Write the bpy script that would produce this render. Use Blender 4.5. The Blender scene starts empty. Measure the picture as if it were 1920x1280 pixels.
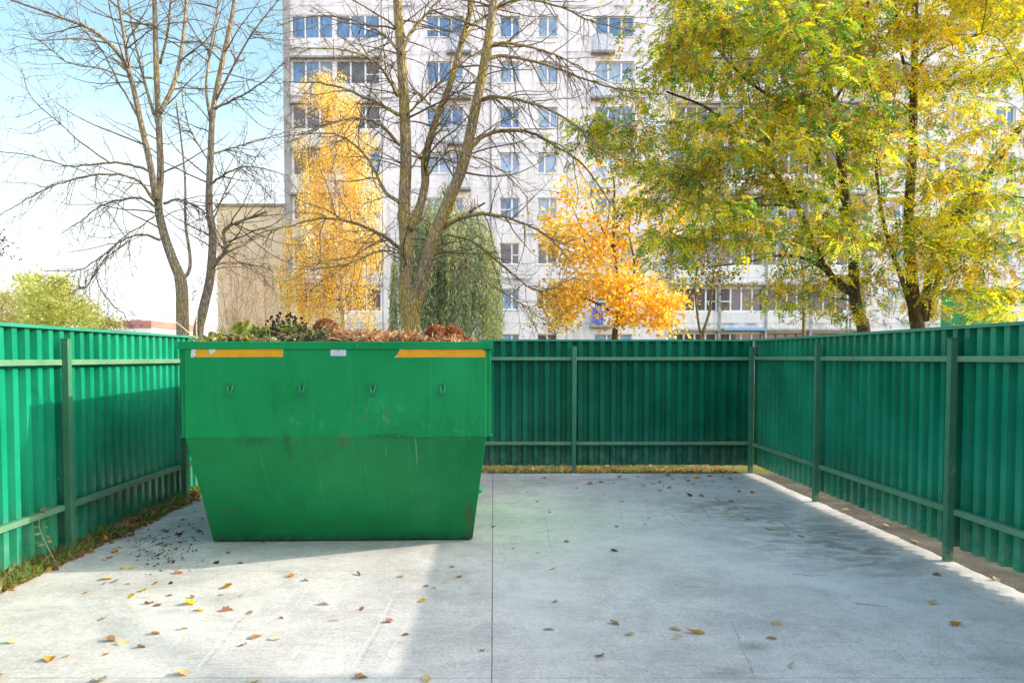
import bpy, bmesh, math, random
import numpy as np
from mathutils import Vector, noise

random.seed(7); RNG = np.random.default_rng(7)
scene = bpy.context.scene
COL = scene.collection
R = math.radians

# ------------------------------------------------------------------ camera
F_PX = 1450.0; CAM_H = 1.73; TILT = R(2.3); VPX = 925.0; HOR = 670.0
PPY = HOR + F_PX * math.tan(TILT)
cam = bpy.data.cameras.new('camera'); cam_o = bpy.data.objects.new('camera', cam); COL.objects.link(cam_o)
cam.sensor_width = 36.0; cam.lens = F_PX / 1920 * 36.0
cam.shift_x = (960 - VPX) / 1920; cam.shift_y = (PPY - 640) / 1920
cam.clip_end = 4000; cam.clip_start = 0.05
cam_o.location = (0, 0, CAM_H); cam_o.rotation_euler = (math.pi / 2 - TILT, 0, 0)
scene.camera = cam_o

def ray(px, py):
    u = (px - VPX) / F_PX; v = (PPY - py) / F_PX
    c, s = math.cos(TILT), math.sin(TILT)
    return Vector((u, c + v * s, -s + v * c))
def at(px, py, Y):
    d = ray(px, py); return Vector((0, 0, CAM_H)) + d * (Y / d.y)
def gnd(px, py, z=0.0):
    d = ray(px, py); return Vector((0, 0, CAM_H)) + d * ((z - CAM_H) / d.z)

# ------------------------------------------------------------------ world and sun
SUN_DIR = Vector((-1.0, -0.11, -0.45)).normalized()      # the way the light travels
elev = math.asin(-SUN_DIR.z); az = math.atan2(-SUN_DIR.x, -SUN_DIR.y)   # clockwise from +Y
world = bpy.data.worlds.new('World'); scene.world = world; world.use_nodes = True
nt = world.node_tree; nt.nodes.clear()
sky = nt.nodes.new('ShaderNodeTexSky'); sky.sky_type = 'NISHITA'; sky.sun_disc = False
sky.sun_elevation = elev; sky.sun_rotation = az
sky.air_density = 1.0; sky.dust_density = 2.6; sky.ozone_density = 1.4; sky.altitude = 200
bg = nt.nodes.new('ShaderNodeBackground'); bg.inputs['Strength'].default_value = 0.15
wo = nt.nodes.new('ShaderNodeOutputWorld')
# a bright hazy autumn sky: the Nishita sky lifted, whitening towards the horizon
gain = nt.nodes.new('ShaderNodeMix'); gain.data_type = 'RGBA'; gain.blend_type = 'MULTIPLY'; gain.inputs[0].default_value = 1.0
nt.links.new(sky.outputs[0], gain.inputs[6]); gain.inputs[7].default_value = (2.75, 3.0, 2.5, 1)
geo = nt.nodes.new('ShaderNodeTexCoord'); sp = nt.nodes.new('ShaderNodeSeparateXYZ'); nt.links.new(geo.outputs['Generated'], sp.inputs[0])
cn = nt.nodes.new('ShaderNodeTexNoise'); cn.inputs['Scale'].default_value = 2.2; cn.inputs['Detail'].default_value = 6
cm = nt.nodes.new('ShaderNodeMapping'); cm.inputs['Scale'].default_value = (1, 1, 2.6); nt.links.new(geo.outputs['Generated'], cm.inputs[0]); nt.links.new(cm.outputs[0], cn.inputs['Vector'])
ca = nt.nodes.new('ShaderNodeMath'); ca.operation = 'MULTIPLY_ADD'; nt.links.new(cn.outputs['Fac'], ca.inputs[0]); ca.inputs[1].default_value = -0.32; nt.links.new(sp.outputs[2], ca.inputs[2])
mr = nt.nodes.new('ShaderNodeMapRange'); mr.interpolation_type = 'SMOOTHSTEP'; nt.links.new(ca.outputs[0], mr.inputs[0]); mr.inputs[1].default_value = -0.10; mr.inputs[2].default_value = 0.24
mr.inputs[3].default_value = 0.0; mr.inputs[4].default_value = 1.0
hz = nt.nodes.new('ShaderNodeMix'); hz.data_type = 'RGBA'; nt.links.new(mr.outputs[0], hz.inputs[0])
hz.inputs[6].default_value = (8.6, 8.8, 9.1, 1); nt.links.new(gain.outputs[2], hz.inputs[7])
my = nt.nodes.new('ShaderNodeMapRange'); my.interpolation_type = 'SMOOTHSTEP'; nt.links.new(sp.outputs[1], my.inputs[0])   # sky behind the viewpoint brightened, added fill for the pale facade
my.inputs[1].default_value = 0.1; my.inputs[2].default_value = -0.75
mc = nt.nodes.new('ShaderNodeMix'); mc.data_type = 'RGBA'; nt.links.new(my.outputs[0], mc.inputs[0]); mc.inputs[6].default_value = (1, 1, 1, 1); mc.inputs[7].default_value = (2.75, 2.2, 2.1, 1)
vm = nt.nodes.new('ShaderNodeMix'); vm.data_type = 'RGBA'; vm.blend_type = 'MULTIPLY'; vm.inputs[0].default_value = 1; nt.links.new(hz.outputs[2], vm.inputs[6]); nt.links.new(mc.outputs[2], vm.inputs[7])
nt.links.new(vm.outputs[2], bg.inputs[0]); nt.links.new(bg.outputs[0], wo.inputs[0])

sl = bpy.data.lights.new('sun', 'SUN'); sl.energy = 5.0; sl.angle = R(0.5); sl.color = (1.0, 0.93, 0.80)
so = bpy.data.objects.new('sun', sl); COL.objects.link(so)
so.rotation_euler = SUN_DIR.to_track_quat('-Z', 'Y').to_euler()
scene.view_settings.view_transform = 'Standard'; scene.view_settings.look = 'None'
scene.view_settings.exposure = 0; scene.view_settings.gamma = 1
scene.cycles.max_bounces = 8; scene.cycles.transparent_max_bounces = 8

# ------------------------------------------------------------------ material helpers
class NT:
    def __init__(s, name):
        s.m = bpy.data.materials.new(name); s.m.use_nodes = True; s.t = s.m.node_tree
        s.t.nodes.clear(); s.out = s.n('ShaderNodeOutputMaterial')
    def n(s, typ, **kw):
        nd = s.t.nodes.new(typ)
        for k, v in kw.items(): setattr(nd, k, v)
        return nd
    def l(s, a, b): s.t.links.new(a, b)
    def setin(s, sock, v):
        if hasattr(v, 'is_output'): s.l(v, sock)
        else:
            if isinstance(v, (tuple, list)) and len(v) == 3 and sock.type == 'RGBA': v = (*v, 1)
            sock.default_value = v
    def pos(s, scale=(1, 1, 1), rot=(0, 0, 0), obj=False):
        mp = s.n('ShaderNodeMapping')
        if obj: s.l(s.n('ShaderNodeTexCoord').outputs['Object'], mp.inputs[0])
        else: s.l(s.n('ShaderNodeNewGeometry').outputs['Position'], mp.inputs[0])
        mp.inputs['Scale'].default_value = scale; mp.inputs['Rotation'].default_value = rot
        return mp.outputs[0]
    def noise(s, vec, scale, detail=5, rough=0.55, dist=0):
        nd = s.n('ShaderNodeTexNoise'); s.l(vec, nd.inputs['Vector'])
        nd.inputs['Scale'].default_value = scale; nd.inputs['Detail'].default_value = detail
        nd.inputs['Roughness'].default_value = rough; nd.inputs['Distortion'].default_value = dist
        return nd.outputs['Fac']
    def ramp(s, fac, a, b, lo=0.0, hi=1.0):
        nd = s.n('ShaderNodeMapRange'); nd.clamp = True; s.l(fac, nd.inputs[0])
        for i, v in enumerate((a, b, lo, hi)): nd.inputs[i + 1].default_value = v
        return nd.outputs[0]
    def math(s, op, a, b=0.0):
        nd = s.n('ShaderNodeMath', operation=op); s.setin(nd.inputs[0], a); s.setin(nd.inputs[1], b); return nd.outputs[0]
    def mix(s, fac, a, b, blend='MIX'):
        nd = s.n('ShaderNodeMix', data_type='RGBA', blend_type=blend)
        s.setin(nd.inputs[0], fac); s.setin(nd.inputs[6], a); s.setin(nd.inputs[7], b); return nd.outputs[2]
    def sep(s, vec):
        nd = s.n('ShaderNodeSeparateXYZ'); s.l(vec, nd.inputs[0]); return nd.outputs
    def bump(s, h, strength=0.3, dist=0.01):
        nd = s.n('ShaderNodeBump'); s.l(h, nd.inputs['Height']); nd.inputs['Strength'].default_value = strength
        nd.inputs['Distance'].default_value = dist; return nd.outputs[0]
    def near(s, c, r, k=(1, 1, 1), obj=False):
        """1 at the point c, falling to 0 at distance r"""
        mp = s.n('ShaderNodeMapping')
        if obj: s.l(s.n('ShaderNodeTexCoord').outputs['Object'], mp.inputs[0])
        else: s.l(s.n('ShaderNodeNewGeometry').outputs['Position'], mp.inputs[0])
        mp.inputs['Location'].default_value = tuple(-a * b for a, b in zip(c, k)); mp.inputs['Scale'].default_value = k
        ln = s.n('ShaderNodeVectorMath', operation='LENGTH'); s.l(mp.outputs[0], ln.inputs[0])
        return s.ramp(ln.outputs['Value'], r, 0.0)
    def principled(s, color, rough=0.6, spec=0.5, metal=0.0, normal=None, coat=0.0):
        p = s.n('ShaderNodeBsdfPrincipled')
        s.setin(p.inputs['Base Color'], color); s.setin(p.inputs['Roughness'], rough)
        p.inputs['Specular IOR Level'].default_value = spec; p.inputs['Metallic'].default_value = metal
        p.inputs['Coat Weight'].default_value = coat; p.inputs['Coat Roughness'].default_value = 0.15
        if normal is not None: s.l(normal, p.inputs['Normal'])
        s.l(p.outputs[0], s.out.inputs[0]); return s.m

def simple(name, col, col2=None, scale=6.0, rough=0.6, spec=0.4, bump=0.0, bscale=40, obj=False, stretch=(1, 1, 1), metal=0.0):
    k = NT(name); v = k.pos(stretch, obj=obj)
    c = col
    if col2 is not None: c = k.mix(k.ramp(k.noise(v, scale), 0.35, 0.65), col, col2)
    nrm = k.bump(k.noise(v, bscale), bump, 0.02) if bump else None
    return k.principled(c, rough, spec, metal, nrm)

def leaf_material(name, transl=0.45, gloss=0.06):
    k = NT(name)
    a = k.n('ShaderNodeVertexColor', layer_name='Col').outputs['Color']
    d = k.n('ShaderNodeBsdfDiffuse'); k.l(a, d.inputs[0])
    tr = k.n('ShaderNodeBsdfTranslucent')
    hs = k.n('ShaderNodeHueSaturation'); hs.inputs['Saturation'].default_value = 1.1; hs.inputs['Value'].default_value = 1.25
    k.l(a, hs.inputs['Color']); k.l(hs.outputs[0], tr.inputs[0])
    m1 = k.n('ShaderNodeMixShader'); m1.inputs[0].default_value = transl
    k.l(d.outputs[0], m1.inputs[1]); k.l(tr.outputs[0], m1.inputs[2])
    g = k.n('ShaderNodeBsdfGlossy'); g.inputs['Roughness'].default_value = 0.45
    m2 = k.n('ShaderNodeMixShader'); m2.inputs[0].default_value = gloss
    k.l(m1.outputs[0], m2.inputs[1]); k.l(g.outputs[0], m2.inputs[2]); k.l(m2.outputs[0], k.out.inputs[0])
    return k.m

def bark_material(name, dark, light, moss=None, mossamt=0.4, scale=1.0):
    k = NT(name); v = k.pos((9 * scale, 9 * scale, 2.2 * scale))
    n1 = k.noise(v, 3.0, 8, 0.65); c = k.mix(k.ramp(n1, 0.38, 0.62), dark, light)
    if moss: c = k.mix(k.math('MULTIPLY', k.ramp(k.noise(k.pos(), 1.6, 6), 0.4, 0.6), mossamt), c, moss)
    vo = k.n('ShaderNodeTexVoronoi', feature='DISTANCE_TO_EDGE'); k.l(k.pos((22 * scale, 22 * scale, 6 * scale)), vo.inputs['Vector']); vo.inputs['Scale'].default_value = 1.0
    h = k.math('ADD', k.ramp(vo.outputs['Distance'], 0.0, 0.25), k.math('MULTIPLY', n1, 0.6))
    c = k.mix(k.ramp(vo.outputs['Distance'], 0.0, 0.12, 0.6, 0.0), c, tuple(x * 0.35 for x in dark))
    return k.principled(c, 0.9, 0.15, 0, k.bump(h, 0.9, 0.02))

# ------------------------------------------------------------------ mesh and object helpers
def tag(o, label=None, cat=None, group=None, kind=None):
    if label: o['label'] = label
    if cat: o['category'] = cat
    if group: o['group'] = group
    if kind: o['kind'] = kind
    return o
def thing(name, label, cat, loc=(0, 0, 0), group=None):
    o = bpy.data.objects.new(name, None); COL.objects.link(o); o.location = loc
    o.empty_display_size = 0.1
    return tag(o, label, cat, group)

class MB:
    """collects polygons in world space; build() makes ONE mesh object"""
    def __init__(s): s.v = []; s.f = []; s.c = None
    def add(s, vs, fs):
        b = len(s.v); s.v += [tuple(p) for p in vs]; s.f += [tuple(i + b for i in f) for f in fs]; return s
    def box(s, x0, x1, y0, y1, z0, z1):
        vs = [(x0, y0, z0), (x1, y0, z0), (x1, y1, z0), (x0, y1, z0), (x0, y0, z1), (x1, y0, z1), (x1, y1, z1), (x0, y1, z1)]
        return s.add(vs, [(0, 3, 2, 1), (4, 5, 6, 7), (0, 1, 5, 4), (1, 2, 6, 5), (2, 3, 7, 6), (3, 0, 4, 7)])
    def hexa(s, p):   # eight corners: bottom ring then top ring
        return s.add(p, [(0, 3, 2, 1), (4, 5, 6, 7), (0, 1, 5, 4), (1, 2, 6, 5), (2, 3, 7, 6), (3, 0, 4, 7)])
    def obox(s, o, ax, ay, az):   # box from a corner and three edge vectors
        o = Vector(o); ax = Vector(ax); ay = Vector(ay); az = Vector(az)
        return s.hexa([o, o + ax, o + ax + ay, o + ay, o + az, o + ax + az, o + ax + ay + az, o + ay + az])
    def tube(s, pts, rad, sides=6, cap=True):
        pts = [Vector(p) for p in pts]; n = len(pts)
        up = Vector((0.3, 0.9, 0.2)).normalized(); rings = []
        for i, p in enumerate(pts):
            t = (pts[min(i + 1, n - 1)] - pts[max(i - 1, 0)])
            t = t.normalized() if t.length > 1e-9 else Vector((0, 0, 1))
            a = t.cross(up)
            if a.length < 0.05: a = t.cross(Vector((1, 0, 0)))
            a.normalize(); b = t.cross(a); up = (a.cross(t) * 0.5 + up * 0.5).normalized()
            r = rad[i] if hasattr(rad, '__len__') else rad
            rings.append([p + (a * math.cos(2 * math.pi * k / sides) + b * math.sin(2 * math.pi * k / sides)) * r for k in range(sides)])
        vs = [q for rg in rings for q in rg]; fs = []
        for i in range(n - 1):
            for k in range(sides):
                k2 = (k + 1) % sides
                fs.append((i * sides + k, i * sides + k2, (i + 1) * sides + k2, (i + 1) * sides + k))
        if cap and sides > 2: fs += [tuple(range(sides))[::-1], tuple((n - 1) * sides + k for k in range(sides))]
        return s.add(vs, fs)
    def build(s, name, mat, parent=None, smooth=False, bevel=0.0, seg=2):
        me = bpy.data.meshes.new(name)
        off = np.array(parent_off(parent)); vv = np.array(s.v, dtype=float) - off
        me.from_pydata(vv.tolist(), [], s.f)
        if mat: me.materials.append(mat)
        if smooth: me.shade_smooth()
        me.update()
        o = bpy.data.objects.new(name, me); COL.objects.link(o)
        if parent is not None: o.parent = parent
        if bevel:
            b = o.modifiers.new('bevel', 'BEVEL'); b.width = bevel; b.segments = seg; b.limit_method = 'ANGLE'; b.angle_limit = R(35)
        return o
def parent_off(p):
    t = Vector((0, 0, 0))
    while p is not None: t += p.location; p = p.parent
    return t

class Leaves:
    """diamond leaves gathered in arrays, one mesh per call of build()"""
    def __init__(s): s.P = []; s.D = []; s.N = []; s.L = []; s.W = []; s.C = []
    def add(s, p, d, n, l, w, c):
        s.P.append(p); s.D.append(d); s.N.append(n); s.L.append(l); s.W.append(w); s.C.append(c)
    def addn(s, P, D, N, L, W, C):
        s.P.extend(P.tolist()); s.D.extend(D.tolist()); s.N.extend(N.tolist()); s.L.extend(L.tolist()); s.W.extend(W.tolist()); s.C.extend(C.tolist())
    def build(s, name, mat, parent=None, fold=0.15):
        P = np.array(s.P, float) - np.array(parent_off(parent)); D = np.array(s.D, float); N = np.array(s.N, float)
        L = np.array(s.L)[:, None]; W = np.array(s.W)[:, None]; C = np.clip(np.array(s.C, float), 0, 1)
        D /= np.linalg.norm(D, axis=1, keepdims=True) + 1e-9
        S = np.cross(D, N); S /= np.linalg.norm(S, axis=1, keepdims=True) + 1e-9
        NN = np.cross(S, D)
        n = len(P); V = np.empty((n, 4, 3))
        V[:, 0] = P; V[:, 1] = P + D * L * 0.45 + S * W * 0.5 + NN * W * fold
        V[:, 2] = P + D * L; V[:, 3] = P + D * L * 0.45 - S * W * 0.5 + NN * W * fold
        me = bpy.data.meshes.new(name); me.vertices.add(n * 4); me.vertices.foreach_set('co', V.ravel())
        me.loops.add(n * 4); me.loops.foreach_set('vertex_index', np.arange(n * 4, dtype=np.int32))
        me.polygons.add(n); me.polygons.foreach_set('loop_start', np.arange(0, n * 4, 4, dtype=np.int32))
        me.update(calc_edges=True)
        ca = me.color_attributes.new('Col', 'FLOAT_COLOR', 'POINT')
        cc = np.ones((n, 4, 4)); cc[:, :, :3] = C[:, None, :]
        ca.data.foreach_set('color', cc.ravel().astype(np.float32))
        me.materials.append(mat); me.validate()
        o = bpy.data.objects.new(name, me); COL.objects.link(o)
        if parent is not None: o.parent = parent
        return o

def rvec(n=None):
    v = RNG.normal(size=(3,) if n is None else (n, 3))
    return v / (np.linalg.norm(v, axis=-1, keepdims=True) + 1e-9)
def smooth_path(pts, per=5):
    pts = [Vector(p) for p in pts]; out = []
    P = [pts[0] * 2 - pts[1]] + pts + [pts[-1] * 2 - pts[-2]]
    for i in range(1, len(P) - 2):
        for k in range(per):
            t = k / per; a, b, c, d = P[i - 1], P[i], P[i + 1], P[i + 2]
            out.append(0.5 * ((2 * b) + (c - a) * t + (2 * a - 5 * b + 4 * c - d) * t * t + (3 * b - a - 3 * c + d) * t ** 3))
    out.append(pts[-1]); return out

class Tree:
    def __init__(s): s.mb = MB(); s.paths = []; s.tips = []
    def limb(s, pts, r0, r1, sides=9, per=6, wob=0.0):
        p = smooth_path(pts, per); n = len(p)
        rad = [r0 + (r1 - r0) * (i / (n - 1)) ** 0.85 for i in range(n)]
        if wob:
            for q in p[1:]: q += Vector(rvec()) * wob
        s.mb.tube(p, rad, sides); s.paths.append((p, rad)); return p, rad
    def plimb(s, px, Y, r0, r1, dy=0.0, sides=9, per=6, wob=0.0):
        n = len(px); return s.limb([at(a, b, Y + dy * i / (n - 1)) for i, (a, b) in enumerate(px)], r0, r1, sides, per, wob)
    def twig(s, p, d, length, r, steps, bend, jit, level, kids, klen, sides=4):
        pts = [Vector(p)]; d = Vector(d).normalized(); rad = [r]
        for i in range(steps):
            d = (d + Vector(rvec()) * jit + Vector((0, 0, bend(i / steps)))).normalized()
            pts.append(pts[-1] + d * (length / steps)); rad.append(r * (1 - 0.72 * (i + 1) / steps))
        s.mb.tube(pts, rad, sides, cap=False); s.tips.append((pts[-1], d)); s.paths_add(pts, rad, level)
        if level > 0: s.spawn(pts, rad, kids, klen, level - 1, bend, jit, kids, klen, t0=0.2)
        return pts
    def paths_add(s, pts, rad, level): pass
    def spawn(s, pts, rad, n, ln, level, bend, jit, kids, klen, t0=0.15, ang=(40, 75), rmin=0.0045, sides=4, flat=None, steps=7):
        for k in range(n):
            t = random.uniform(t0, 1.0) * (len(pts) - 1.001); i = int(t); f = t - i
            p = pts[i].lerp(pts[i + 1], f); T = (pts[i + 1] - pts[i]).normalized()
            q = Vector(rvec()); q = (q - T * q.dot(T))
            if flat is not None: q = q + Vector((0, 0, flat))
            q.normalize(); a = R(random.uniform(*ang))
            d = T * math.cos(a) + q * math.sin(a)
            l = ln * random.uniform(0.55, 1.15); r = max(rmin, min(rad[i] * 0.5, l * 0.011))
            s.twig(p, d, l, r, steps, bend, jit, level, max(2, int(kids * 0.7)), klen * 0.55, sides if level else 3)

# ================================================================== GROUND
def mat_concrete():
    k = NT('concrete'); P = k.pos()
    big = k.noise(P, 0.5, 6, 0.6, 0.6); mid = k.noise(P, 2.2, 9, 0.7, 0.4); mot = k.noise(P, 11, 8, 0.75); fine = k.noise(P, 48, 3, 0.6)
    brush = k.noise(k.pos((4, 46, 1), (0, 0, R(20))), 1.0, 5, 0.75)
    c = k.mix(k.ramp(big, 0.40, 0.60), (0.56, 0.50, 0.475), (0.745, 0.665, 0.63))
    c = k.mix(k.ramp(mid, 0.46, 0.64, 0, 0.55), c, (0.36, 0.325, 0.315))
    c = k.mix(k.ramp(mot, 0.49, 0.64, 0, 0.38), c, (0.36, 0.325, 0.315))
    c = k.mix(k.ramp(mot, 0.46, 0.34, 0, 0.55), c, (0.74, 0.67, 0.665))
    c = k.mix(k.ramp(brush, 0.48, 0.62, 0, 0.38), c, (0.73, 0.665, 0.66))
    c = k.mix(k.ramp(fine, 0.53, 0.65, 0, 0.36), c, (0.27, 0.25, 0.235)); c = k.mix(k.ramp(fine, 0.46, 0.36, 0, 0.3), c, (0.86, 0.79, 0.76))
    def patch(px, py, r, kx, ky, amt, colr, scale=2.6, lo=.42, hi=.58, dist=1.0):
        nonlocal c
        g = gnd(px, py); m = k.math('MULTIPLY', k.near((g.x, g.y, 0), r, (kx, ky, 1)), k.ramp(k.noise(k.pos((1.0, 1.9, 1), (0, 0, R(-24))), scale, 8, 0.68, dist), lo, hi))
        c = k.mix(k.math('MINIMUM', k.math('MULTIPLY', m, amt * .62), .7), c, colr)
    dark = (0.15, 0.13, 0.115)
    for a in ((1470, 985, 1.3, 1.1, .62, 1.1), (1600, 1040, 1.05, 1.2, .75, 1.0), (1330, 950, .9, .8, 1.2, .9), (1250, 897, 1.2, .45, 1.3, .7), (980, 903, 1.0, .6, 1.4, .7), (1410, 1212, .17, 1, 1.4, 1.0), (1350, 1258, .22, 1, 1.6, .8), (1870, 1240, .5, 1, 1, .4), (300, 1020, 1.0, 1, .8, .55), (1245, 1230, .3, .7, 1.2, .5)): patch(*a, dark)
    for a in ((1250, 1010, 1.2, .7, .8, .8), (1000, 1110, .8, 2.2, .5, .7), (1560, 1090, .9, .9, .9, .8), (1120, 960, .9, .8, 1, .5), (1700, 1110, .7, 1, 1, .6)): patch(*a, (0.80, 0.75, 0.76), 1.6, .3, .6)
    def line(p0, p1, w, amt, colr):
        nonlocal c
        A, B = gnd(*p0), gnd(*p1); mid_ = (A + B) / 2; an = math.atan2(B.y - A.y, B.x - A.x); ln = (B - A).length / 2
        cx, cy = mid_.x * math.cos(-an) - mid_.y * math.sin(-an), mid_.x * math.sin(-an) + mid_.y * math.cos(-an)
        x, y, z = k.sep(k.pos((1, 1, 1), (0, 0, -an)))
        y2 = k.math('ADD', y, k.math('MULTIPLY', k.math('ADD', k.noise(P, 1.6, 3), -.5), .05))
        m = k.math('MULTIPLY', k.ramp(k.math('ABSOLUTE', k.math('ADD', y2, -cy)), w, w * .3), k.ramp(k.math('ABSOLUTE', k.math('ADD', x, -cx)), ln, ln * .75))
        c = k.mix(k.math('MULTIPLY', k.math('MULTIPLY', m, k.ramp(mot, .38, .52)), amt), c, colr)
    lt, dk = (.92, .91, .90), (.22, .205, .19)  # pale and dark pairs paint the lit and shaded sides of trowel ridges
    for p0, p1, w, amt, colr in (((360, 1262), (462, 1140), .006, .45, lt), ((372, 1258), (470, 1142), .005, .5, dk), ((520, 1180), (600, 1070), .005, .35, lt), ((650, 1275), (742, 1110), .006, .4, lt), ((700, 1275), (770, 1160), .005, .35, lt), ((660, 1275), (750, 1110), .005, .5, dk), ((560, 1150), (640, 1085), .005, .3, lt),
                                 ((1372, 1165), (1418, 1275), .008, .6, dk), ((1270, 965), (1330, 985), .012, .6, dk), ((1240, 950), (1290, 990), .010, .6, dk), ((1310, 940), (1335, 978), .010, .6, dk), ((1400, 960), (1560, 1010), .012, .45, dk), ((1020, 960), (1035, 1040), .008, .4, dk), ((1160, 930), (1170, 1010), .008, .35, dk), ((1100, 1220), (1260, 1275), .01, .3, dk), ((1560, 1180), (1640, 1250), .006, .4, dk), ((0, 1060), (915, 1071), .004, .0, dk)): line(p0, p1, w, amt, colr)
    h = k.math('ADD', k.math('MULTIPLY', fine, 0.6), k.math('ADD', k.math('MULTIPLY', brush, 0.9), k.math('MULTIPLY', mot, .8)))
    return k.principled(c, 0.85, 0.25, 0, k.bump(h, 0.4, 0.006))
M_CONC = mat_concrete()
def mat_soil():
    k = NT('soil_and_grass'); P = k.pos()
    c = k.mix(k.ramp(k.noise(P, 3, 7, .65), .35, .65), (0.07, 0.058, 0.05), (0.15, 0.125, 0.11))
    c = k.mix(k.ramp(k.noise(P, 60, 3), .5, .7, 0, .5), c, (0.12, 0.10, 0.08))
    y = k.sep(P)[1]
    g = k.mix(k.ramp(k.noise(P, 1.5, 6), .35, .65), (0.10, 0.14, 0.035), (0.28, 0.22, 0.08))
    c = k.mix(k.ramp(y, 11.5, 11.75), c, g)
    return k.principled(c, 0.95, 0.1, 0, k.bump(k.noise(P, 45, 6), 0.6, 0.03))
M_SOIL = mat_soil()
g = MB(); g.add([(-900, -300, -.018), (900, -300, -.018), (900, 1500, -.018), (-900, 1500, -.018)], [(0, 1, 2, 3)])
o = g.build('ground', M_SOIL); o['kind'] = 'structure'; o['label'] = 'bare soil and grass ground around the fenced concrete yard'
def slab(x0, x1, y0, y1, rag):
    """top face with uneven edges, then the skirt"""
    rg = random.Random(int((x0 + 10) * 97 + y0 * 31)); pts = []
    def side(a, b, am):
        n = max(2, int((Vector(b) - Vector(a)).length / .045)); d = (Vector(b) - Vector(a)); nn = Vector((-d.y, d.x)).normalized()
        for i in range(n):
            q = Vector(a) + d * (i / n); w = am * (noise.noise(Vector((q.x * 4, q.y * 4, 1))) + .6 * noise.noise(Vector((q.x * 17, q.y * 17, 5))) + .5 * rg.uniform(-1, 1) * (rg.random() < .3))
            pts.append(q + nn * (abs(w) if am < .006 else w))
    side((x0, y0), (x1, y0), rag[0]); side((x1, y0), (x1, y1), rag[1]); side((x1, y1), (x0, y1), rag[2]); side((x0, y1), (x0, y0), rag[3])
    m = MB(); n = len(pts); m.add([(p.x, p.y, 0.0) for p in pts] + [(p.x, p.y, -.1) for p in pts], [tuple(range(n))] + [((i + 1) % n, i, n + i, n + (i + 1) % n) for i in range(n)])
    return m.build('pavement', M_CONC)
J = .0022
for x0, x1, y0, y1, rag in ((-3.62, -.010, 1.6, 4.115, (J, J, J, .02)), (-3.62, -.010, 4.119, 6.215, (J, J, J, .02)), (-3.62, -.010, 6.218, 11.5, (J, J, .02, .02)), (-.006, 3.90, 1.6, 4.115, (J, .016, J, J)), (-.006, 3.90, 4.119, 11.5, (J, .016, .02, J))):
    slab(x0, x1, y0, y1, rag)['kind'] = 'structure'

# ================================================================== FENCES
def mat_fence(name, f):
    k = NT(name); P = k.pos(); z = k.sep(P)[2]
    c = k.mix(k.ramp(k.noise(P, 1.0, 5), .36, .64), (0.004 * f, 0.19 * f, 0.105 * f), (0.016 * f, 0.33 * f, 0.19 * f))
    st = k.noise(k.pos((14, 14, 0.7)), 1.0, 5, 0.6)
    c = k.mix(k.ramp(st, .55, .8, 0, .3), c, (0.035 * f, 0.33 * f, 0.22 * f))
    dust = k.math('MULTIPLY', k.ramp(z, 0.6, 0.08), k.ramp(k.noise(P, 7, 6, .65), .38, .7))
    c = k.mix(k.math('MULTIPLY', dust, .55), c, (0.25, 0.30, 0.24))
    chip = k.ramp(k.noise(k.pos((26, 26, 9)), 1.0, 2, .5), .78, .80)
    c = k.mix(k.math('MULTIPLY', chip, k.ramp(k.noise(P, 2.1, 2), .5, .6)), c, (0.62, 0.72, 0.66))
    return k.principled(c, 0.24, 0.34, 0, k.bump(k.noise(k.pos((3, 3, 1.2)), 1.2, 3), 0.2, 0.03))
def mat_post():
    k = NT('post_green_paint'); P = k.pos(); z = k.sep(P)[2]
    c = k.mix(k.ramp(k.noise(P, 6, 6), .3, .7), (0.045, 0.175, 0.095), (0.065, 0.21, 0.12))
    c = k.mix(k.math('MULTIPLY', k.ramp(k.noise(k.pos((9, 9, 3)), 1.6, 6, .65), .6, .72), .6), c, (0.28, 0.36, 0.25))
    c = k.mix(k.ramp(k.noise(k.pos((20, 20, 10)), 1, 3), .73, .76), c, (0.19, 0.09, 0.04))
    c = k.mix(k.math('MULTIPLY', k.ramp(z, .14, 0), k.ramp(k.noise(P, 18, 5), .4, .6)), c, (0.3, 0.29, 0.25))
    return k.principled(c, 0.5, 0.45, 0, k.bump(k.noise(P, 60, 3), 0.08, 0.01))
def mat_rail():
    k = NT('rail_green_paint'); P = k.pos()
    c = k.mix(k.ramp(k.noise(P, 4, 6), .3, .7), (0.10, 0.23, 0.14), (0.16, 0.31, 0.19))
    c = k.mix(k.ramp(k.noise(k.pos((7, 7, 20)), 1.3, 6, .65), .60, .75, 0, .7), c, (0.34, 0.38, 0.27))
    c = k.mix(k.ramp(k.noise(k.pos((13, 13, 30)), 1, 3), .74, .78), c, (0.16, 0.10, 0.05))
    return k.principled(c, 0.5, 0.4, 0, k.bump(k.noise(P, 50, 3), 0.08, 0.01))
M_FENCE, M_FENCEB, M_FENCER, M_POST, M_RAIL = mat_fence('sun_lightened_fence', 1.08), mat_fence('shade_darkened_back_fence', .53), mat_fence('shade_darkened_right_fence', .88), mat_post(), mat_rail()  # one fence paint in three tones: sun and shade painted into the colour
M_CAP = simple('cap_strip_paint', (0.02, 0.23, 0.15), (0.04, 0.29, 0.2), 3, 0.32, 0.6)

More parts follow.
